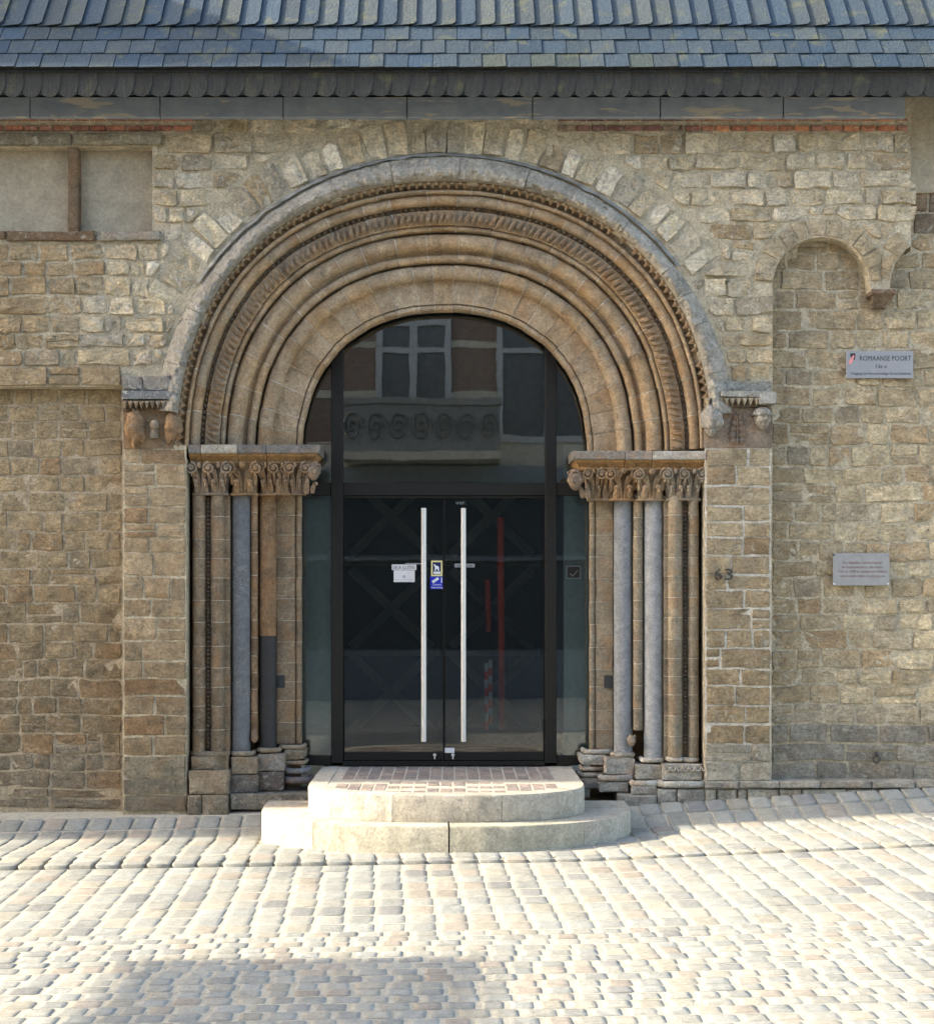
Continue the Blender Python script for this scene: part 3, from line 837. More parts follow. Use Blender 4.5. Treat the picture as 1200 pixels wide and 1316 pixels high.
def hroll(x0, x1, Yc, n=8, fat=1.0):
    c = (x0+x1)/2; h = (x1-x0)/2
    return [(c - h*math.cos(math.pi*i/n), Yc - h*K(.1)*fat*math.sin(math.pi*i/n)) for i in range(n+1)]
def cj(y):
    k = smooth((y-640)/320)
    return mulc(lerp((.285, .215, .14), (.20, .155, .105), k), rnd(.85, 1.13))
def cjr(y):
    k = smooth((y-640)/320)
    return mulc(lerp((.30, .25, .175), (.255, .215, .155), k), rnd(.86, 1.12))
jamb(hroll(248, 264, .10) + [(265, .135), (271, .135)] + hroll(272, 287.5, .10) + [(288.5, .115), (295.5, .115)], 637, 966, 22, 30, .41, cj)
jamb(hroll(322.5, 331, .20, 6), 634, 945, 20, 30, .41, lambda y: mulc((.26, .17, .10), rnd(.7, 1.15)))
jamb([(356, .30), (379, .30), (379.3, .325), (380.3, .325)] + hroll(380.6, 388, .325, 6) + [(388, .40)], 634, 960, 24, 30, .42, cj)
jamb([(853, .115), (858, .115)] + hroll(858.5, 876, .10) + [(876.8, .135), (883.6, .135)] + hroll(884, 897.5, .10), 637, 973, 22, 30, .41, cjr)
jamb(hroll(813.5, 826, .20, 6), 634, 940, 22, 30, .41, cjr)
jamb([(757, .40)] + hroll(757, 764.5, .325, 6) + [(765, .325), (766, .30), (787, .30)], 634, 968, 22, 32, .42, cjr)
JF.build('joint_mortar', M['mortar_light'], por, sm=40)['kind'] = 'stuff'
for x in (268, 880.2):
    m = MB(); y = 641
    while y < 960:
        p = W(x, y, .115); m.ball(p, (K(.1)*2.1, K(.1)*2.0, K(.1)*2.2), 6, 4); y += 5.4
    m.build('bead_band', M['carved'], por, (.13, .115, .095))['kind'] = 'stuff'
def putlog(x0, y0, x1, y1):
    a_ = W(x0, y1, .29); b_ = W(x1, y0, .29); mm = MB(); mm.box((a_.x, .292, a_.z), (b_.x, .31, b_.z)); mm.build('putlog_hole_shade', M['room'], por)
putlog(356.5, 868, 366, 884); putlog(776, 868, 787, 884)  # dark blocks on the jamb face paint the shade inside putlog holes
# --- columns: shafts
def shaft(x, r, Y, y0, y1, cols):
    m_ = K(Y)
    for ya, yb, c, mt in cols:
        p = W(x, yb, Y); h = (yb-ya)*m_
        mm = MB(); mm.lathe([(0, 0), (r*m_, 0), (r*m_, h*.5), (r*m_, h), (0, h)], p, 28)
        mm.build('column_shaft', M[mt], por, c, 60)
shaft(310, 12, .20, 634, 966, [(634, 966, (.135, .14, .147), 'bluestone')])
shaft(344.6, 11, .265, 634, 962, [(634, 817, (.23, .145, .08), 'carved'), (817, 962, (.035, .034, .034), 'black_marble')])
shaft(800.3, 12, .265, 640, 968, [(640, 968, (.21, .22, .232), 'bluestone')])
shaft(839.5, 12.4, .20, 640, 975, [(640, 975, (.27, .28, .29), 'bluestone')])
# --- abaci: splayed slabs in blocks
def abacus(xs_, Ys_, cols, yt, side):
    for i, (prof, low) in [(i, q_) for i in range(len(xs_)-1) for q_ in (([(.0, 0), (-.004, 1.5), (-.002, 10.0), (.004, 11.2)], False), ([(.018, 11.3), (.022, 14.), (.040, 15.5), (.060, 20.5), (.055, 22.5), (.060, 24.5)], True))]:
        V = []; n = len(prof)
        for xx, YY in ((xs_[i]+.4, Ys_[i]), (xs_[i+1]-.4, Ys_[i+1])):
            end = (side < 0 and i == len(xs_)-2 and xx > xs_[i]+2) or (side > 0 and i == 0 and xx < xs_[i+1]-2)
            for ins, d in prof:
                p = W(xx, yt+d, YY); V.append((p.x + (-side*0 - (ins*(1 if side < 0 else -1) if end else 0)), YY+ins, p.z))
            for ins, d in prof:
                p = W(xx, yt+d, YY); V.append((p.x - (ins*(1 if side < 0 else -1) if end else 0), .60, p.z))
        N = 2*n; Fc = []
        for j in range(n-1): Fc.append((j, j+1, N+j+1, N+j))
        Fc += [(0, N, N+n, n), (n-1, n+n-1, N+n+n-1, N+n-1)]
        Fc += [tuple(range(n)) + tuple(reversed(range(n, 2*n))), tuple(reversed([N+q_ for q_ in tuple(range(n)) + tuple(reversed(range(n, 2*n)))]))]
        build('abacus_moulding' if low else 'abacus', V, Fc, M['carved'], por, mulc((.36, .215, .095), rnd(.85, 1.1)) if low else cols[i], 30)
abacus([242, 258, 305, 342, 411], [.0, -.005, .03, .06, .12], [(.20, .19, .17), (.46, .41, .32), (.17, .17, .16), (.19, .175, .155)], 571.5, -1)
abacus([735, 803, 838, 907], [.12, .06, .03, -.01], [(.21, .19, .16), (.27, .255, .225), (.40, .375, .32)], 579.5, 1)
# --- capitals
def leaf(m_, base, out, up, side, L, wd, curl, rib=.3):
    n = 9; V = []; Fc = []
    for i in range(n+1):
        t = i/n
        ang = t**2.2*curl
        # path: rises, leans out then curls over
        r_ = .18*t + .55*max(0, t-.45)**1.5 ; z = t
        p = base + out*(L*(.12*t + .46*t**3)) + up*(L*t)
        if t > .72:
            k_ = (t-.72)/.28; a = k_*math.pi*1.15
            c_ = base + out*(L*(.12*.72+.46*.72**3)) + up*(L*.72)
            rr = L*.17
            p = c_ + out*(rr*(1-math.cos(a))) + up*(rr*1.3*math.sin(a))
        w_ = wd*(.55+.45*math.sin(math.pi*min(1, t*1.05+.12)))*(1 - .35*max(0, t-.6)/.4)
        for k_, o_ in ((-1, 0), (-.5, rib*.25), (0, rib*.7), (.5, rib*.25), (1, 0)):
            V.append(p + side*(w_*k_*.5) + out*(wd*o_*.45 - (wd*.12 if abs(k_) == 1 else 0)))
    for i in range(n):
        for j in range(4): Fc.append((i*5+j, i*5+j+1, (i+1)*5+j+1, (i+1)*5+j))
    m_.add(V, Fc)
def volute(m_, c, r, depth, hand=1, rot=0.):
    pts = []; rad = []
    for i in range(22):
        t = i/21; a = rot + hand*t*math.pi*3.2; rr = r*(1-.82*t)
        pts.append(c + Vector((rr*math.cos(a), -depth*.35*t, rr*math.sin(a)))); rad.append(r*.24*(1-.45*t))
    m_.tube(pts, rad, 6)
    m_.ball(c + Vector((0, -depth*.1, 0)), (r*.35, depth*.4, r*.35), 8, 6)
def capital(x0, x1, Y, yt, yb, nl, flare=.028, vol=True, name='capital', col=None):
    """front block from px x0..x1 at the neck; flares out at the top"""
    m_ = MB(); k_ = K(Y); zt = W(0, yt, Y).z; zb = W(0, yb, Y).z; H = zt-zb
    xa, xb = W(x0, 0, Y).x, W(x1, 0, Y).x; rows = 7; V = []; Fc = []
    cols_ = 9
    for i in range(rows+1):
        t = i/rows; fl = flare*(.1*t + .9*t**2.6)
        for j in range(cols_+1):
            u = j/cols_; x = xa - fl*.8 + (xb - xa + 1.6*fl)*u
            bul = .02*math.sin(math.pi*u)*(1-t)
            V.append((x, Y - fl - bul + .05*math.sin(math.pi*min(1, t*1.0)), zb + H*t))
        V.insert(len(V)-cols_-1, (xa - fl*.8, Y+.2, zb+H*t)); V.append((xb + fl*.8, Y+.2, zb+H*t))
    c2 = cols_+3
    for i in range(rows):
        for j in range(c2-1): Fc.append((i*c2+j, i*c2+j+1, (i+1)*c2+j+1, (i+1)*c2+j))
    m_.add(V, Fc)
    # astragal
    pts = [Vector((xa-.004, Y+.06, zb)), Vector((xa-.002, Y+.005, zb)), Vector((xa+(xb-xa)*.25, Y-.014, zb)), Vector(((xa+xb)/2, Y-.021, zb)), Vector((xa+(xb-xa)*.75, Y-.014, zb)), Vector((xb+.002, Y+.005, zb)), Vector((xb+.004, Y+.06, zb))]
    m_.tube(pts, .012, 8)
    up = Vector((0, 0, 1)); wd = (xb-xa)/nl
    def surf(u, t, o): return Vector((xa + (xb-xa)*u + (u-.5)*1.6*flare*t**2, Y - .02*math.sin(math.pi*u)*(1-t) - flare*t**2.2 - o, zb + H*t))
    for i in range(nl):                     # fans of stalks that spread to the volutes
        uc = (i+.5)/nl
        for s_ in (-1, 1):
            for sp, th_, r0 in ((.10, .78, .007), (.24, .92, .009), (.42, .97, .011)):
                pts = [surf(uc + s_*(.05 + sp*t_**1.9)/nl*1.1, .03 + (th_-.03)*t_, .004 + .034*t_**1.3) for t_ in (0, .2, .4, .6, .8, 1.)]
                m_.tube(pts, [r0*.7, r0*.85, r0, r0*1.05, r0*1.1, r0*.8], 6)
        for s_ in (-1, 1):                  # low curled leaves
            b_ = surf(uc + s_*.25/nl, .02, .004)
            leaf(m_, b_, Vector((s_*.15, -1, 0)).normalized(), up, Vector((1, 0, 0)), H*.36, wd*.34, 2., .5)
            m_.ball(surf(uc + s_*.25/nl, .40, .040), (wd*.13, .016, H*.085), 8, 6)
    for i in range(nl+1):                   # corner volutes
        u = i/nl; r_ = H*.20
        c_ = surf(clamp(u, .02, .98), .83, .040)
        volute(m_, c_, r_, .05, -1 if i == 0 else 1, math.pi/2)
        leaf(m_, surf(clamp(u, .06, .94), .30, .012), Vector(((u-.5)*.6, -1, 0)).normalized(), up, Vector((1, 0, 0)), H*.42, wd*.22, 2., .5)
    for i in range(nl):
        if vol: m_.ball(surf((i+.5)/nl, .93, .045), (wd*.12, .02, H*.09), 8, 6, lambda d, p: p*(1+.3*noise.noise(d*3)))
    return m_.build(name, M['carved'], por, col or carv(), 45)
capital(249, 292, .075, 596, 635, 2, col=(.25, .20, .145))
capital(298, 329, .10, 596, 635, 1, col=(.30, .195, .105))
capital(335, 372, .16, 596, 635, 2, col=(.29, .19, .11))
capital(372, 390, .20, 596, 635, 1, flare=.06, col=(.27, .20, .135))
capital(857, 899, .075, 604, 642, 2, col=(.27, .225, .165))
capital(820, 852, .10, 604, 642, 1, col=(.30, .22, .135))
capital(784, 815, .16, 604, 642, 1, col=(.29, .19, .105))
capital(757, 787, .20, 604, 642, 2, flare=.06, col=(.27, .19, .115))
# carved heads at the inner corners of the capitals
def head(c, s, mat, parent, col, turn=0., cap=True, name='carved_head'):
    m_ = MB(); ct, st = math.cos(turn), math.sin(turn)
    def fn(d, p):
        f_ = max(0., -d.y)
        nose = math.exp(-((d.x/.16)**2 + ((d.z+.05)/.22)**2))*f_
        eye = (math.exp(-(((d.x-.36)/.16)**2 + ((d.z-.16)/.13)**2)) + math.exp(-(((d.x+.36)/.16)**2 + ((d.z-.16)/.13)**2)))*f_
        brow = math.exp(-(((d.z-.36)/.12)**2))*f_*.5
        mouth = math.exp(-((d.x/.32)**2 + ((d.z+.45)/.07)**2))*f_
        chin = math.exp(-((d.x/.3)**2 + ((d.z+.72)/.18)**2))*f_
        k_ = 1 + .48*nose - .34*eye + .16*brow - .24*mouth + .2*chin + .10*noise.noise(d*4)
        q_ = Vector((p.x*(1 - .22*max(0, -d.z)), p.y*k_, p.z))
        return Vector((q_.x*ct - q_.y*st, q_.x*st + q_.y*ct, q_.z))
    m_.ball(c, (s*.72, s*.75, s), 28, 22, fn)
    for sx in (-1, 1):
        e = Vector((sx*s*.70, -s*.02, -s*.02)); e = Vector((e.x*ct-e.y*st, e.x*st+e.y*ct, e.z)); m_.ball(Vector(c)+e, (s*.12, s*.16, s*.26), 8, 6)
    if cap:
        def fc_(d, p): return Vector((p.x, p.y, max(p.z, s*.04)))
        m_.ball(Vector(c)+Vector((0, .01, s*.22)), (s*.92, s*.95, s*.85), 20, 12, fc_)
    else:
        for i in range(26):
            a = rnd(0, math.pi*2); t = rnd(.15, .95)
            if math.sin(a) < -.2 and t < .6: continue
            m_.ball(Vector(c)+Vector((math.cos(a)*s*.74*math.sqrt(1-t*t*.6), math.sin(a)*s*.74*math.sqrt(1-t*t*.6), s*t)), s*.17, 6, 5)
    return m_.build(name, mat, parent, col, 60)
head(W(403, 606, .14), .075, M['carved'], por, (.24, .185, .135), .35, False)
head(W(739, 617, .14), .085, M['carved'], por, (.23, .17, .12), -.35, False)
m = MB(); leaf(m, W(402, 634, .17), Vector((.7, -.7, 0)), Vector((0, 0, 1)), Vector((.7, .7, 0)), .10, .05, 2); leaf(m, W(394, 635, .15), Vector((.3, -1, 0)), Vector((0, 0, 1)), Vector((1, .3, 0)), .13, .045, 2)
m.build('capital_leaf', M['carved'], por, (.26, .19, .13))
m = MB(); leaf(m, W(748, 640, .17), Vector((-.7, -.7, 0)), Vector((0, 0, 1)), Vector((.7, -.7, 0)), .10, .06, 2); leaf(m, W(755, 641, .15), Vector((-.3, -1, 0)), Vector((0, 0, 1)), Vector((1, -.3, 0)), .13, .05, 2)
m.build('capital_leaf', M['carved'], por, (.24, .19, .14))
# --- bases
def blockp(x0, x1, ya, yb, Y, col, mat='carved', nm='base_block', back=.45, rough=.004, rad=2., bev=.012):
    stone(rect_poly(x0, ya, x1, yb, .5, rad), Y, por, M[mat], col, .008, rough, name=nm, bev=bev, back=back)
def torus(x0, x1, yc, rpx, Y, col):
    k_ = K(Y); xa, xb = W(x0, 0, Y).x, W(x1, 0, Y).x; z = W(0, yc, Y).z; mm = MB()
    pts = [Vector((xa, Y+.16, z)), Vector((xa, Y+.02, z)), Vector((xa+.02, Y-.004, z)), Vector(((xa+xb)/2, Y-.012, z)), Vector((xb-.02, Y-.004, z)), Vector((xb, Y+.02, z)), Vector((xb, Y+.16, z))]
    mm.tube(pts, [rpx*k_*rnd(.85, 1.1) for _ in pts], 8); mm.build('base_torus', M['carved'], por, col, 60)
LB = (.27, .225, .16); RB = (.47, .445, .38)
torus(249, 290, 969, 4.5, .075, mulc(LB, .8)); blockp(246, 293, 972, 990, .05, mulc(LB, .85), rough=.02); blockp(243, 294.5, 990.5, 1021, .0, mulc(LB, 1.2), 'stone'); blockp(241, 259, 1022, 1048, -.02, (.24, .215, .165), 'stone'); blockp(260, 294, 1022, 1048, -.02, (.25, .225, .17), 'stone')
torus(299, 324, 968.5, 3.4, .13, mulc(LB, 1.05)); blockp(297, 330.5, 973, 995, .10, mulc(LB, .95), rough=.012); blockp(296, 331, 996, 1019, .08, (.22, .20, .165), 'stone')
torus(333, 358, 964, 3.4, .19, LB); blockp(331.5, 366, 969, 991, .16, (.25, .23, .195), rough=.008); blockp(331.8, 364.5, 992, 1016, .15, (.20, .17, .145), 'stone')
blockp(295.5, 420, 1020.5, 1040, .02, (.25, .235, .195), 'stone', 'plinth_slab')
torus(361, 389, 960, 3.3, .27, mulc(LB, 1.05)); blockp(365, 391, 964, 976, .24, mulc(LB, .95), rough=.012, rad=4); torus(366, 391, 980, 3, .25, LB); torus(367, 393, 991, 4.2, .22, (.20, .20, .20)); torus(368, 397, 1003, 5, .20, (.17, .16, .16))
m = MB(); m.ball(W(327, 946, .18), (.03, .035, .055), 10, 8, lambda d, p: p*(1+.25*noise.noise(d*3))); m.build('worn_knob', M['carved'], por, (.25, .18, .12))
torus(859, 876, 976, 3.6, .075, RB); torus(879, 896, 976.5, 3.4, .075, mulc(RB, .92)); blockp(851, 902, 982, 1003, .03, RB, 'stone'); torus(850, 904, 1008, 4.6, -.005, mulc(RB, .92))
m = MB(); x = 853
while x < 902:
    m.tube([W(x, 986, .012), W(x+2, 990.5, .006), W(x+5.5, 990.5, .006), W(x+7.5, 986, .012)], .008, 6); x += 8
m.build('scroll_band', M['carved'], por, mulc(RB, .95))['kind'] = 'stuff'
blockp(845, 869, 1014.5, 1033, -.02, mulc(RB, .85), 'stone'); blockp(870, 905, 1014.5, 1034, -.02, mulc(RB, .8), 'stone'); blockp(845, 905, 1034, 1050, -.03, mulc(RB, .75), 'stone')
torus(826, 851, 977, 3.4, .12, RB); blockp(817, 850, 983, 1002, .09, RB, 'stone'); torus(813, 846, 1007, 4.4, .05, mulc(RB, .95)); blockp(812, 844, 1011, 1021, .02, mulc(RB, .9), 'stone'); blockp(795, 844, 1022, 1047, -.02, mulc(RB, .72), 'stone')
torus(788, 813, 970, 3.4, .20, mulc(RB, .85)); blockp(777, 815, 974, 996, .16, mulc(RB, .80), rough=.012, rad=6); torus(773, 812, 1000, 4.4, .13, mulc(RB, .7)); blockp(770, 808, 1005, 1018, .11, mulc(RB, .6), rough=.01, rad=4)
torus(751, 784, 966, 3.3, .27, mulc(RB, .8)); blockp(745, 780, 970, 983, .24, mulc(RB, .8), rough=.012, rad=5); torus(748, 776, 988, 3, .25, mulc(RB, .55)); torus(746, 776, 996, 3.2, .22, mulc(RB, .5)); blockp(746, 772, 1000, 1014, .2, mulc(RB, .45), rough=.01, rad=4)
head(W(811, 952, .16), .048, M['carved'], por, (.30, .26, .20), .3, False)
# --- label stops: corbels with carved heads at the ends of the hood
def saw(m_, xa, xb, yt, yb, Y, n):
    for i in range(n):
        a, b = xa+(xb-xa)*i/n, xa+(xb-xa)*(i+1)/n
        A, B, C = W(a, yt, Y), W(b, yt, Y), W((a+b)/2, yb, Y+.015); d = Vector((0, .05, 0)); mid = (A+B+C)/3+Vector((0, -.012, 0))
        m_.add([A, B, C, A+d, B+d, C+d, mid], [(0, 6, 1), (1, 6, 2), (0, 2, 6), (0, 3, 5, 2), (1, 2, 5, 4)])
def corbelblock(xa, xb, ya, yb, Yf, col, mat='carved', nm='corbel_block', rough=.005, rad=2): stone(rect_poly(xa, ya, xb, yb, .5, rad), Yf, por, M[mat], col, .008, rough, name=nm, back=.14)
corbelblock(159, 226, 527, 577, .0, (.235, .165, .10), rough=.004); corbelblock(158, 183, 484, 501, -.06, (.33, .30, .26), 'hood', rough=.012); corbelblock(184, 219, 483, 501, -.07, (.31, .29, .26), 'hood', rough=.014)
corbelblock(157, 228, 502, 513, -.085, (.24, .25, .25), 'hood', rough=.005)
m = MB(); saw(m, 157, 228, 515, 525, -.085, 10); m.build('sawtooth_band', M['carved'], por, (.27, .23, .17), sm=20)['kind'] = 'stuff'
corbelblock(158, 227, 513, 528, -.015, (.16, .12, .08))
m = MB()
for (x, y, rx, rz) in ((175, 549, 13, 24), (222, 549, 12, 20)):
    sd_ = rnd(0, 9)
    m.ball(W(x, y, -.01), (rx*K(0), .075, rz*K(0)), 18, 14, lambda d, p: p*(1 + .34*noise.noise(d*2.2+Vector((sd_, 0, 0))) + .22*noise.noise(d*5.))); 
m.build('worn_figure', M['carved'], por, (.25, .165, .095), 60)
m = MB(); m.ball(W(199, 546, -.03), (.038, .042, .042), 14, 10); m.tube([W(199, 549, -.015), W(199, 563, -.005)], [.03, .04], 10); m.build('worn_figure', M['carved'], por, (.31, .25, .18), 60)
# right stop
corbelblock(904, 992, 524, 576, .0, (.255, .20, .15), rough=.004); corbelblock(930, 990, 490, 503, -.03, (.34, .33, .29), 'hood', rough=.01); corbelblock(925, 997, 502.5, 510, -.085, (.46, .44, .38), 'hood', rough=.006)
m = MB(); saw(m, 906, 976, 511, 521, -.085, 9); m.build('sawtooth_band', M['carved'], por, (.36, .31, .23), sm=20)['kind'] = 'stuff'
corbelblock(975, 997, 506, 519, -.09, (.48, .46, .41), 'hood'); corbelblock(905, 990, 512, 524, -.015, (.19, .155, .115))
m = MB(); m.ball(W(914, 541, -.05), (.085, .085, .115), 28, 22, lambda d, p: Vector((p.x*(1+.35*min(0, d.z)), p.y, p.z))*(1+.30*noise.noise(d*2.6)+.20*noise.noise(d*6.))); m.build('worn_figure', M['hood'], por, (.46, .43, .37), 60)
head(W(979, 538, -.04), .090, M['hood'], por, (.40, .36, .29), .2, True)
m = MB(); 
for k_ in range(5):
    y = 566 - k_*7.5; wd_ = (.075, .085, .075, .06, .04)[k_]
    for s_ in (-1, 1):
        m.ball(W(947, y, -.012) + Vector((s_*wd_*.42, 0, .0)), (wd_*.42, .022, .030), 10, 8)
m.tube([W(947, 570, -.03), W(947, 531, -.03)], [.009, .005], 6); m.build('carved_leaf', M['carved'], por, (.22, .175, .135), 60)

M['haze_panel'] = simple('olive_grey_panel', (.20, .19, .16), .9)
# ------------------------------------------------------------------ glazed entrance
ent = empty('glazed_entrance', W(571, 980, .48))
tag(ent, 'dark metal framed glass entrance screen with double doors filling the arched opening', 'entrance')
SH = .24; GY = .72 - SH
def pbox(name, x0, y0, x1, y1, Ya, Yb, mat, parent, color=None, bev=0., Yr=GY):
    a_ = W(x0, y1, Yr); b_ = W(x1, y0, Yr); mm = MB(); mm.box((a_.x, Ya-SH, a_.z), (b_.x, Yb-SH, b_.z), bev)
    return mm.build(name, M[mat], parent, color, None)
pbox('mullion', 426, 392, 441, 980, .685, .765, 'frame', ent, bev=.004); pbox('mullion', 700, 392, 714.5, 980, .685, .765, 'frame', ent, bev=.004)
for xa, xb in ((372, 425.6), (441.4, 699.6), (714.9, 772)): pbox('transom_bar', xa, 621, xb, 637, .69, .76, 'frame', ent, bev=.004)
pbox('sill', 372, 971, 425.6, 983, .69, .76, 'frame', ent, bev=.004); pbox('sill', 714.9, 971, 772, 983, .69, .76, 'frame', ent, bev=.004); pbox('sill', 441.4, 977.5, 699.6, 983, .69, .76, 'frame', ent)
pbox('side_jamb', 372, 392, 384, 620.6, .695, .755, 'frame', ent); pbox('side_jamb', 760, 392, 772, 620.6, .695, .755, 'frame', ent)
for xa, xb, ya, yb in ((384.5, 425.5, 392, 620.5), (441.5, 699.5, 392, 620.5), (715, 759.5, 392, 620.5), (372, 425.5, 637.5, 970.5), (715, 772, 637.5, 970.5)):
    pbox('glass_pane', xa, ya, xb, yb, .722, .728, 'glass', ent)
for (xa, xb, hx) in ((442, 570, 544.5), (571.2, 699, 595.5)):
    d = pbox('door_leaf', xa, 966.5, xb, 977, .70, .745, 'frame', ent, bev=.003)
    pbox('top_rail', xa, 637.6, xb, 640, .705, .74, 'frame', d); pbox('door_glass', xa, 640.3, xb, 966.2, .722, .730, 'glass_door', d)
    pbox('door_edge', xa, 640.3, xa+1.0, 966.2, .716, .7215, 'frame', d); pbox('door_edge', xb-1.0, 640.3, xb, 966.2, .716, .7215, 'frame', d)
    mm = MB(); a_ = W(hx, 953, .63-SH); b_ = W(hx, 653, .63-SH); mm.tube([a_, b_], .0215, 16)
    for yy in (690, 915): p = W(hx, yy, .63-SH); mm.tube([p, p + Vector((0, .095, 0))], .011, 10)
    mm.build('handle', M['steel'], d, None, 40)
    kx = 558.5 if hx < 571 else 582; mm = MB(); p = W(kx, 972, .699-SH)
    mm.tube([p+Vector((0, .002, .012)), p+Vector((0, -.012, .012))], .014, 14); mm.box((p.x-.006, p.y-.009, p.z-.022), (p.x+.006, p.y, p.z)); mm.build('lock', M['steel'], d, None, 40)
# printed matter on the glass ----------------------------------------------------------
def text(body, px, py, Y, size_px, mat, parent, width_px=None, align='CENTER', name='lettering', ext=.0006):
    if Y > .6: Y -= SH
    cu = bpy.data.curves.new('t', 'FONT'); cu.body = body; cu.size = 1; cu.align_x = align; cu.extrude = 0; cu.resolution_u = 2
    ob = bpy.data.objects.new('t', cu); COL.objects.link(ob)
    me = bpy.data.meshes.new_from_object(ob.evaluated_get(bpy.context.evaluated_depsgraph_get()))
    bpy.data.objects.remove(ob); bpy.data.curves.remove(cu)
    vs = [v_.co.copy() for v_ in me.vertices]; fs = [tuple(p_.vertices) for p_ in me.polygons]; bpy.data.meshes.remove(me)
    w = max(v_.x for v_ in vs) - min(v_.x for v_ in vs); k_ = K(Y)
    sx = (width_px*k_/w) if width_px else size_px*k_/.72; sz = size_px*k_/.72
    c = W(px, py, Y)
    return build(name, [(c.x + v_.x*sx, Y, c.z + v_.y*sz) for v_ in vs], fs, M[mat], parent, None, None)
def thing_plate(name, x0, y0, x1, y1, Y, th, mat, label, cat, bev=.0, group=None):
    if Y > .6: Y -= SH
    a_ = W(x0, y1, Y); b_ = W(x1, y0, Y); mm = MB(); mm.box((a_.x, Y, a_.z), (b_.x, Y+th, b_.z), bev)
    return tag(mm.build(name, M[mat], None, None, None), label, cat, group)
o = thing_plate('paper_notice', 506, 733, 533, 748, .7205, .001, 'paper', 'white paper notice taped to the left glass door under a heading strip', 'notice')
pbox('heading_strip', 503.5, 725.5, 535, 732.6, .7195, .7205, 'paper', o)
text('DEUR SLUITEN', 519, 731.6, .7188, 4.6, 'ink', o, 28); text('o', 519, 742.5, .7198, 5, 'ink', o); text('gelieve de deur te sluiten', 519, 745.6, .7198, 1.6, 'plaque', o, 24)
o = thing_plate('dog_sticker', 554, 720.5, 568.5, 740.5, .7205, .001, 'yellow', 'yellow framed sticker with a white dog on dark blue beside the door handle', 'sticker')
pbox('print_panel', 556, 722.5, 566.5, 738.5, .7195, .7204, 'navy', o); pbox('print_strip', 557, 734.5, 566, 737.8, .7186, .7194, 'white', o)
dog = [(557, 725.5), (559, 725), (560, 727), (563, 727.5), (564, 729), (564.2, 733.5), (562.6, 733.5), (562.2, 731), (560.5, 731), (560, 733.5), (558.4, 733.5), (558.8, 729.5), (558, 727.6)]
mm = MB(); mm.prism([dog], lambda p, s: W(p[0], p[1], .7187-SH) + Vector((0, .0006*s, 0))); mm.build('dog_emblem', M['white'], o, None, None)
o = thing_plate('camera_sticker', 552.8, 740.9, 570, 757, .7205, .001, 'blue', 'blue camera surveillance sticker with white print on the left glass door', 'sticker')
cmr = [(555, 746.5), (562.5, 741.8), (564.5, 744.3), (557.5, 749), (555.5, 748.5)]
mm = MB(); mm.prism([cmr], lambda p, s: W(p[0], p[1], .7195-SH) + Vector((0, .0006*s, 0))); mm.build('camera_emblem', M['white'], o, None, None)
pbox('camera_bracket', 566.8, 742, 568, 749, .7195, .7202, 'white', o)
text('Camera', 561.5, 752.3, .7195, 2.6, 'white', o, 11.5); text('bewaking', 561.5, 756, .7195, 2.6, 'white', o, 14)
o = thing_plate('door_label', 584, 724.3, 610, 729.2, .7205, .001, 'plaque', 'slim grey printed label behind the right door handle', 'label')
text('duwen a.u.b.', 597, 728.2, .7195, 3, 'ink', o, 20)
o = thing_plate('door_label', 521, 723.6, 541, 725.2, .7205, .001, 'plaque', 'slim grey label behind the left door handle above the paper notice', 'label')
o = text('ver.', 592.5, 648.5, .7195, 6.0, 'shop_light', None, 14, name='door_lettering'); tag(o, 'small grey letters ver. at the top of the right glass door', 'lettering')
o = thing_plate('white_label', 571.5, 961, 584, 967.5, .6985, .001, 'paper', 'small white label low on the right door beside the lock', 'label')
M['parapet0'] = simple('dim_grey_print', (.07, .08, .08), .6)
o = thing_plate('square_pictogram', 727.5, 727, 746, 744, .7203, .0012, 'parapet0', 'small square pictogram on the right side pane', 'pictogram')
pbox('print_panel', 729, 728.5, 744.5, 742.5, .7195, .7202, 'frame', o)
ck = [(731, 738), (733, 737), (735.5, 739.2), (742, 732), (743, 733), (736, 741.2)]
mm = MB(); mm.prism([ck], lambda p, s: W(p[0], p[1], .7187-SH) + Vector((0, .0006*s, 0))); mm.build('tick_emblem', M['parapet0'], o, None, None)
# ------------------------------------------------------------------ passage behind the glass
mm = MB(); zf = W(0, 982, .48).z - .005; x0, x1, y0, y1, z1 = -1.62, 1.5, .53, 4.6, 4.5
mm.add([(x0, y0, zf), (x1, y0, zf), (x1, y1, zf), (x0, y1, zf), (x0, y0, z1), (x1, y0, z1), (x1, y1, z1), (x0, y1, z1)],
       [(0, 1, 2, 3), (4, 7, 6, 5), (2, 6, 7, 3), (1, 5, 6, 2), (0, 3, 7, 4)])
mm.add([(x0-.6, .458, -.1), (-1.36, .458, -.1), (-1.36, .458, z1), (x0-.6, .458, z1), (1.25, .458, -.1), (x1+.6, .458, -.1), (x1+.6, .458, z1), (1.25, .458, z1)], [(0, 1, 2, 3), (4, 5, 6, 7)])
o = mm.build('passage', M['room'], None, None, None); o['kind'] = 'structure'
for xa, xb in ((x0+.01, -1.02), (.95, x1-.01)):
    mm = MB(); mm.box((xa, .62, zf), (xb, .72, 3.0)); tag(mm.build('passage_side_wall', M['room_side'], None, None, None), 'plain grey partition behind the %s side pane' % ('left' if xa < 0 else 'right'), 'partition')
mm = MB(); mm.box((-1.6, .66, W(0, 628, .66).z), (1.48, .70, 4.3)); tag(mm.build('haze_panel', M['haze_panel'], None, None, None), 'plain olive grey panel added behind the upper glazing to haze the glass', 'panel')  # added panel that puts a hazy tone behind the upper panes
gt = empty('inner_gate', (0, 3.6, zf)); tag(gt, 'dark wooden inner gate with crossed braces seen dimly through the glass doors', 'gate')
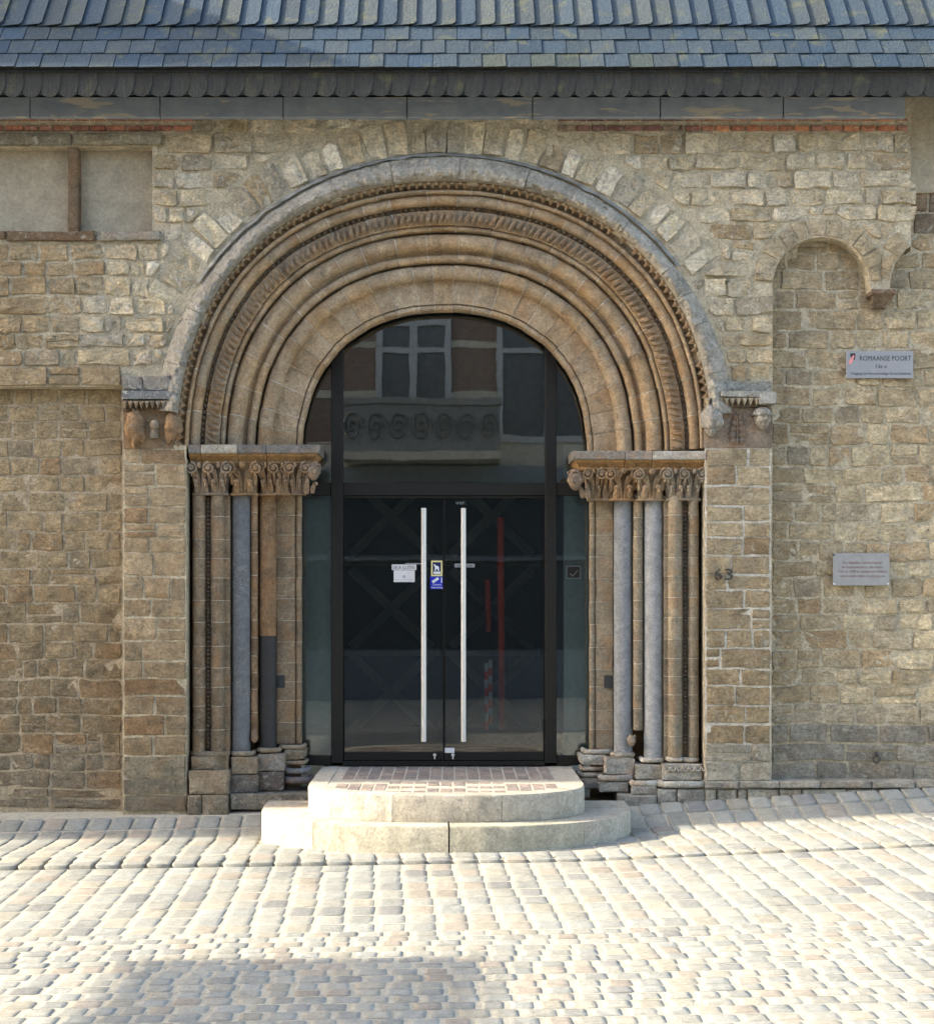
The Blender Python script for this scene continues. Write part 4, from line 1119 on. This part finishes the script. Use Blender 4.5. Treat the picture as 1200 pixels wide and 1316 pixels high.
def iw(px, py, Y): return W(px, py, Y)
def ibox(nm, pxa, pya, pxb, pyb, Y, th, mt, par): a_ = W(pxa, pyb, Y); b_ = W(pxb, pya, Y); q_ = MB(); q_.box((a_.x, Y, a_.z), (b_.x, Y+th, b_.z)); return q_.build(nm, M[mt], par, None, None)
for (cx, ) in ((503,), (632,)):
    ibox('gate_panel', cx-62, 620, cx+62, 935, 3.62, .05, 'gate', gt)
    for cy in (663, 782, 890):
        for s_ in (-1, 1):
            q_ = MB(); A = W(cx-52*s_, cy-50, 3.56); B = W(cx+52*s_, cy+50, 3.56); d = (B-A).normalized(); nrm = Vector((-d.z, 0, d.x))*.05
            q_.add([A+nrm, B+nrm, B-nrm, A-nrm, A+nrm+Vector((0, .05+.01*s_, 0)), B+nrm+Vector((0, .05+.01*s_, 0)), B-nrm+Vector((0, .05+.01*s_, 0)), A-nrm+Vector((0, .05+.01*s_, 0))], [(0, 1, 2, 3), (0, 4, 5, 1), (2, 6, 7, 3)])
            q_.v = [p + Vector((0, -.006*s_, 0)) for p in q_.v]
            q_.build('brace', M['gate_brace'], gt, None, None)
    for yy in (722, 838): ibox('gate_rail', cx-62, yy-5, cx+62, yy+5, 3.58, .04, 'gate_brace', gt)
def pole(nm, pts, r, mt, label, stripes=None):
    q_ = MB(); q_.tube(pts, r, 12); return tag(q_.build(nm, M[mt], None, None, 40), label, 'pole')
pole('red_post', [W(645, 937, 2.6), W(643, 665, 2.6)], .035, 'red', 'tall red post standing in the passage behind the right glass door')
pole('red_batten', [W(628, 812, 2.9), W(626, 745, 2.9)], .03, 'red', 'short red batten fixed behind the tall red post on the inner gate')
for (xa, ya, xb, yb, lab) in ((625, 937, 624.5, 852, 'red and white striped pole beside the tall red post'), (630, 930, 630, 848, 'red and white striped pole, the taller of the pair by the red post')):
    root = empty('striped_pole', W(xa, ya, 2.4)); tag(root, lab, 'pole', 'striped poles in the passage')
    A, B = W(xa, ya, 2.4), W(xb, yb, 2.4); n_ = 8
    for i in range(n_):
        q_ = MB(); q_.tube([A.lerp(B, i/n_), A.lerp(B, (i+1)/n_)], .02, 10); q_.build('stripe', M['red' if i % 2 == 0 else 'white'], root, None, 40)
# ------------------------------------------------------------------ steps
stp = empty('entrance_steps', (STEP_C[0], -.3, -.1)); tag(stp, 'two rounded pale stone steps with brick inlay in front of the glass doors', 'steps')
ZU, ZL = .286, .091
def ell(a_, b_, yc, t, e=.78): c, s_ = math.cos(t), math.sin(t); return (STEP_C[0] + a_*math.copysign(abs(c)**e, c), yc - b_*abs(s_)**1.0)
def kerbs(name, A, B, yc, yb, z0, z1, wid, cuts, cols):
    for (t0, t1), col in zip(zip(cuts, cuts[1:]), cols):
        n_ = max(4, int((t1-t0)*40)); V = []; Fc = []; e_ = .012
        # profile: (inset, z)
        prof = [(0, z0), (0, z1-e_), (e_*.6, z1-.002), (e_*1.6, z1), (wid, z1), (wid, z0)]; k_ = len(prof)
        for i in range(n_+1):
            t = t0 + .0018 + (t1-t0-.0036)*i/n_
            for ins, z in prof:
                x, y = ell(A-ins, B-ins, yc, t); nzv = .004*noise.noise(Vector((x*9, y*9, z*9))) + .004*noise.noise(Vector((x*31, y*31, z*31)))
                V.append((x+nzv, y+nzv, z))
        Fc = [(i*k_+j, i*k_+(j+1) % k_, (i+1)*k_+(j+1) % k_, (i+1)*k_+j) for i in range(n_) for j in range(k_)] + [tuple(range(k_)), tuple(reversed(range(n_*k_, (n_+1)*k_)))]
        build(name, V, Fc, M['step'], stp, col, 40)
def tpx(px, A, yc, B, z):
    a_, b_ = 0., math.pi
    for _ in range(40):
        m_ = (a_+b_)/2; x, y = ell(A, B, yc, m_); q_ = PX0 + x*F/(y-CY0)
        if q_ > px: a_ = m_
        else: b_ = m_
    return a_
PI = math.pi
SC = [(.47, .42, .335), (.43, .385, .305), (.45, .40, .315), (.49, .44, .35)]
AU, BU, YU = 1.04, .54, -.58; AL, BL, YL = 1.405, .80, -.47
cu_ = [0.0, tpx(738, AU, YU, BU, ZU), tpx(645, AU, YU, BU, ZU), tpx(504, AU, YU, BU, ZU), tpx(406, AU, YU, BU, ZU), PI]
kerbs('kerb_stone', AU, BU, YU, 0, ZL+.002, ZU, .14, cu_, [SC[0], SC[2], SC[1], SC[3], SC[0]])
cl_ = [0.0, tpx(750, AL, YL, BL, ZL), tpx(577, AL, YL, BL, ZL), tpx(402, AL, YL, BL, ZL), PI]
kerbs('kerb_stone', AL, BL, YL, 0, -.2, ZL, .55, cl_, [SC[1], (.42, .385, .285), (.46, .42, .32), SC[3]])
def slab(nm, x0, x1, y0, y1, z0, z1, col):
    q_ = MB(); q_.box((x0, y0, z0), (x1, y1, z1)); return q_.build(nm, M['step'], stp, col, None)
cx_ = STEP_C[0]
for s_ in (-1, 1):
    xa, xb = sorted((cx_+s_*AU, cx_+s_*(AU-.14))); slab('side_slab', xa, xb, YU+.002, .70, ZL+.002, ZU, SC[0])
    xa, xb = sorted((cx_+s_*AL, cx_+s_*(AL-.55))); slab('side_slab', xa, xb, YL+.002, -.12 if s_ < 0 else -.12, -.2, ZL, SC[1])
V = [(cx_-(AU-.14), .70), (cx_+AU-.14, .70)] + [ell(AU-.139, BU-.139, YU, PI*i/24) for i in range(25)]
q_ = MB(); q_.prism([V], lambda p, s: Vector((p[0], p[1], ZU-.0035-.06*s))); q_.build('landing_slab', M['step'], stp, SC[0], None)
def paver(x0, x1, y0, y1, col):
    q_ = MB(); e_ = .004; z = ZU + rnd(-.0015, .001); q_.add([(x0, y0, ZU-.03), (x1, y0, ZU-.03), (x1, y1, ZU-.03), (x0, y1, ZU-.03), (x0, y0, z-e_), (x1, y0, z-e_), (x1, y1, z-e_), (x0, y1, z-e_), (x0+e_, y0+e_, z), (x1-e_, y0+e_, z), (x1-e_, y1-e_, z), (x0+e_, y1-e_, z)],
        [(0, 1, 5, 4), (1, 2, 6, 5), (2, 3, 7, 6), (3, 0, 4, 7), (4, 5, 9, 8), (5, 6, 10, 9), (6, 7, 11, 10), (7, 4, 8, 11), (8, 9, 10, 11)]); q_.build('brick_paver', M['brick'], stp, col, None)
PV = [(.27, .215, .18), (.24, .195, .17), (.29, .23, .19), (.23, .195, .175)]
x = cx_-.82
while x < cx_+.80:
    for k_ in range(4): paver(x+.006, x+.092, -.30+k_*.185, -.30+k_*.185+.178, mulc(random.choice(PV), rnd(.9, 1.1)))
    x += .098
for i in range(-8, 9):
    for k_ in range(5):
        xx, yy = cx_ + i*.098, -.94 + k_*.112
        u, v_ = (xx-cx_)/.84, (yy+.71)/.30
        if u*u + v_*v_ < 1 and abs(abs(u)-abs(v_)*.9) > .15: paver(xx-.043, xx+.043, yy-.05, yy+.05, mulc(random.choice(PV), rnd(.9, 1.15)))
# ------------------------------------------------------------------ signs, number, ring
o = thing_plate('name_plaque', 1087, 451, 1173, 486, .085, .012, 'plaque', 'grey enamel plaque with a shield reading ROMAANSE POORT on the recessed stone wall', 'plaque', .002)
text('ROMAANSE POORT', 1137, 463.5, .0838, 6.6, 'ink', o, 66); text('13e e.', 1132, 473, .0838, 5, 'ink', o, 15); text('Toegang tot het voormalige Groot Gasthuis', 1131, 481.5, .0838, 3.6, 'ink', o, 77)
mm = MB(); mm.prism([[(1092, 454), (1098.5, 454), (1098.5, 460), (1097, 463), (1094.5, 461.5), (1092, 458)]], lambda p, s: W(p[0], p[1], .0842) + Vector((0, .0006*s, 0))); mm.build('shield_emblem', M['ink'], o, None, None)
mm = MB(); mm.prism([[(1096, 456), (1097.5, 458), (1094.5, 466), (1091.5, 468.5), (1089.5, 467), (1091, 463)]], lambda p, s: W(p[0], p[1], .0834) + Vector((0, .0005*s, 0))); mm.build('ribbon_emblem', M['pink'], o, None, None)
M['acrylic'] = simple('frosted_plate', (.27, .27, .265), .3, 0, 14, .12)
o = thing_plate('memorial_plaque', 1070, 711, 1142.5, 752.5, .075, .010, 'acrylic', 'frosted grey memorial plaque with four lines of faded red text fixed by screws', 'plaque', .002)
for i, (s_, w_) in enumerate((('Ter dagelijkse herinnering aan', 51), ('de Gasthuiszusters, die tussen', 53), ('1222 en 1998 de zieken met liefdevol', 63), ('namen werk, tijden en zorg gaven', 58))): text(s_, 1107.5, 724.5+i*5.7, .0738, 3.4, 'ink_red', o, w_)
for x, y, mt in ((1071, 713.5, 'ink'), (1071.3, 750.5, 'steel'), (1140.5, 750.5, 'steel'), (1140.5, 713.5, 'plaque')):
    mm = MB(); p = W(x, y, .075); mm.ball(p, (.008, .006, .008), 8, 6); mm.build('screw', M[mt], o, None, 60)
o = empty('house_number', W(929, 746, -.02)); tag(o, 'dark iron house number 63 on the right pier', 'house number')
for ch, x in (('6', 922.5), ('3', 936.5)):
    t_ = text(ch, x, 745.5, -.034, 15.5, 'iron', o, 10.5, name='digit'); t_.data.name = 'digit'
    md = t_.modifiers.new('solid', 'SOLIDIFY'); md.thickness = .014; md.offset = -1
    t_.location.y -= .004
o = empty('wall_ring', W(1125.5, 972, .1)); tag(o, 'small iron tethering ring on the wall above the right plinth', 'ring')
mm = MB(); c = W(1125.5, 976, .085); mm.tube([c + Vector((.028*math.cos(t*.3142*2), 0, .028*math.sin(t*.3142*2))) for t in range(11)], .007, 8, False); mm.build('ring', M['iron'], o, None, 60)
mm = MB(); c = W(1125.5, 969.5, .1); mm.ball(c, (.016, .022, .022), 8, 6); mm.build('staple', M['iron'], o, None, 60)
# ------------------------------------------------------------------ the far side of the street and the taller wing (behind the camera / outside the frame)
FY = -11.9
def fz(py): return ZC + (PY0-py)*(FY-.72-(CY0-.72) and (2*.72-FY-CY0)/F)
SCL = (2*.48 - FY - CY0)/F
def rz(py): return ZC + (PY0-py)*SCL
def rx(px): return (px-PX0)*SCL
hs = empty('brick_house', (0, FY-1, -.1)); tag(hs, 'red brick town house with white windows and a blue shopfront, mirrored in the door glass', 'house')
def hbox(nm, x0, x1, y0, y1, z0, z1, mt, par=hs):
    q_ = MB(); q_.box((x0, y0, z0), (x1, y1, z1)); return q_.build(nm, M[mt], par, None, None)
hbox('wall', -9, 9, FY-6, FY, 4.05, 10.2, 'house_brick')
hbox('shopfront', -9, 9, FY-5.9, FY+.02, -.4, 3.72, 'shop'); hbox('cornice', -9, 9, FY-5.9, FY+.30, 3.75, 4.04, 'shop_light'); hbox('plinth', -9, 9, FY+.021, FY+.06, -.4, .75, 'shop_light'); hbox('sign_band', -9, 9, FY+.021, FY+.07, 2.36, 2.46, 'shop_light')
hbox('render_band', -9, 9, FY+.001, FY+.03, 4.05, 4.5, 'cream')
for z in (5.3, 6.2, 7.1, 8.2): hbox('stone_band', -9, 9, FY+.002, FY+.012, z, z+.13, 'cream')
for xa, xb in ((rx(483), rx(580)), (rx(638), rx(770)), (rx(483)-3.3, rx(580)-3.3), (rx(638)+3.4, rx(770)+3.2), (rx(483)-6.4, rx(580)-6.4)):
    for zb, zt in ((4.5, 6.72), (7.5, 9.3)):
        wn_ = hbox('window', xa, xb, FY-.05, FY+.014, zb, zt, 'curtain')
        for (p0, p1, q0, q1) in ((xa, xa+.11, zb, zt), (xb-.11, xb, zb, zt), ((xa+xb)/2-.07, (xa+xb)/2+.07, zb, zt), (xa, xb, zt-.12, zt), (xa, xb, zb, zb+.12), (xa, xb, zt-.62, zt-.52)):
            hbox('window_frame', p0, p1, FY+.0145, FY+.05 + .001*(p1-p0), q0, q1, 'house_white', wn_)
M['parapet'] = simple('grey_parapet', (.19, .185, .165), .8)
M['parapet_dark'] = simple('grey_scrollwork', (.12, .115, .10), .8)
bal = hbox('balcony', rx(444), rx(640), FY, FY+.9, 4.1, 4.25, 'cream')
hbox('parapet', rx(444), rx(640), FY+.80, FY+.88, 4.25, 5.05, 'parapet', bal); hbox('handrail', rx(442), rx(642), FY+.76, FY+.92, 5.05, 5.17, 'parapet', bal)
for i in range(7):
    cx2 = rx(458) + i*(rx(626)-rx(458))/6; q_ = MB(); q_.tube([(cx2 + (.17-.006*t)*math.cos(t*.5), FY+.90, 4.65 + (.28-.011*t)*math.sin(t*.5)) for t in range(24)], .022, 6); q_.build('scrollwork', M['parapet_dark'], bal, None, 60)
hbox('roof', -9.2, 9.2, FY-6, FY+.2, 10.2, 10.5, 'roof_plain')
# taller wing of the stone building to the left: shades the roof above the portal's left part
wing = empty('stone_wing', (-9, 2, 0)); tag(wing, 'taller wing of the stone building joining the left end of the facade', 'building')
hw = W(465, 86, EY); XW = -6.2; HW = hw.z + (hw.x - XW)*math.tan(R(EL))
hbox('wall', -40, XW, 0.05, 8, -.2, HW-.3, 'cream', wing); hbox('roof', -40.2, XW, EY, 8, HW-.3, HW, 'roof_plain', wing)
# unseen house added at the left, its balcony sized to shade the foreground setts
bh = empty('shadow_house', (-19, -9.5, 0)); tag(bh, 'unseen rendered house added so its solid balcony shades the foreground setts', 'house')
XB = -15.2; dz = lambda x: (x-XB)*math.tan(R(EL))
hbox('wall', -23, XB+.1, -16, -6.05, -.4, 9.2, 'cream', bh); hbox('roof', -23.2, XB+.1, -16.2, -5.95, 9.2, 9.5, 'roof_plain', bh)
zt = -.12 + dz(.18); hbox('balcony', XB-.70, XB, -6.05, -3.76, zt-.56, zt, 'cream', bh)  # added block that casts the shadow patch on the near setts
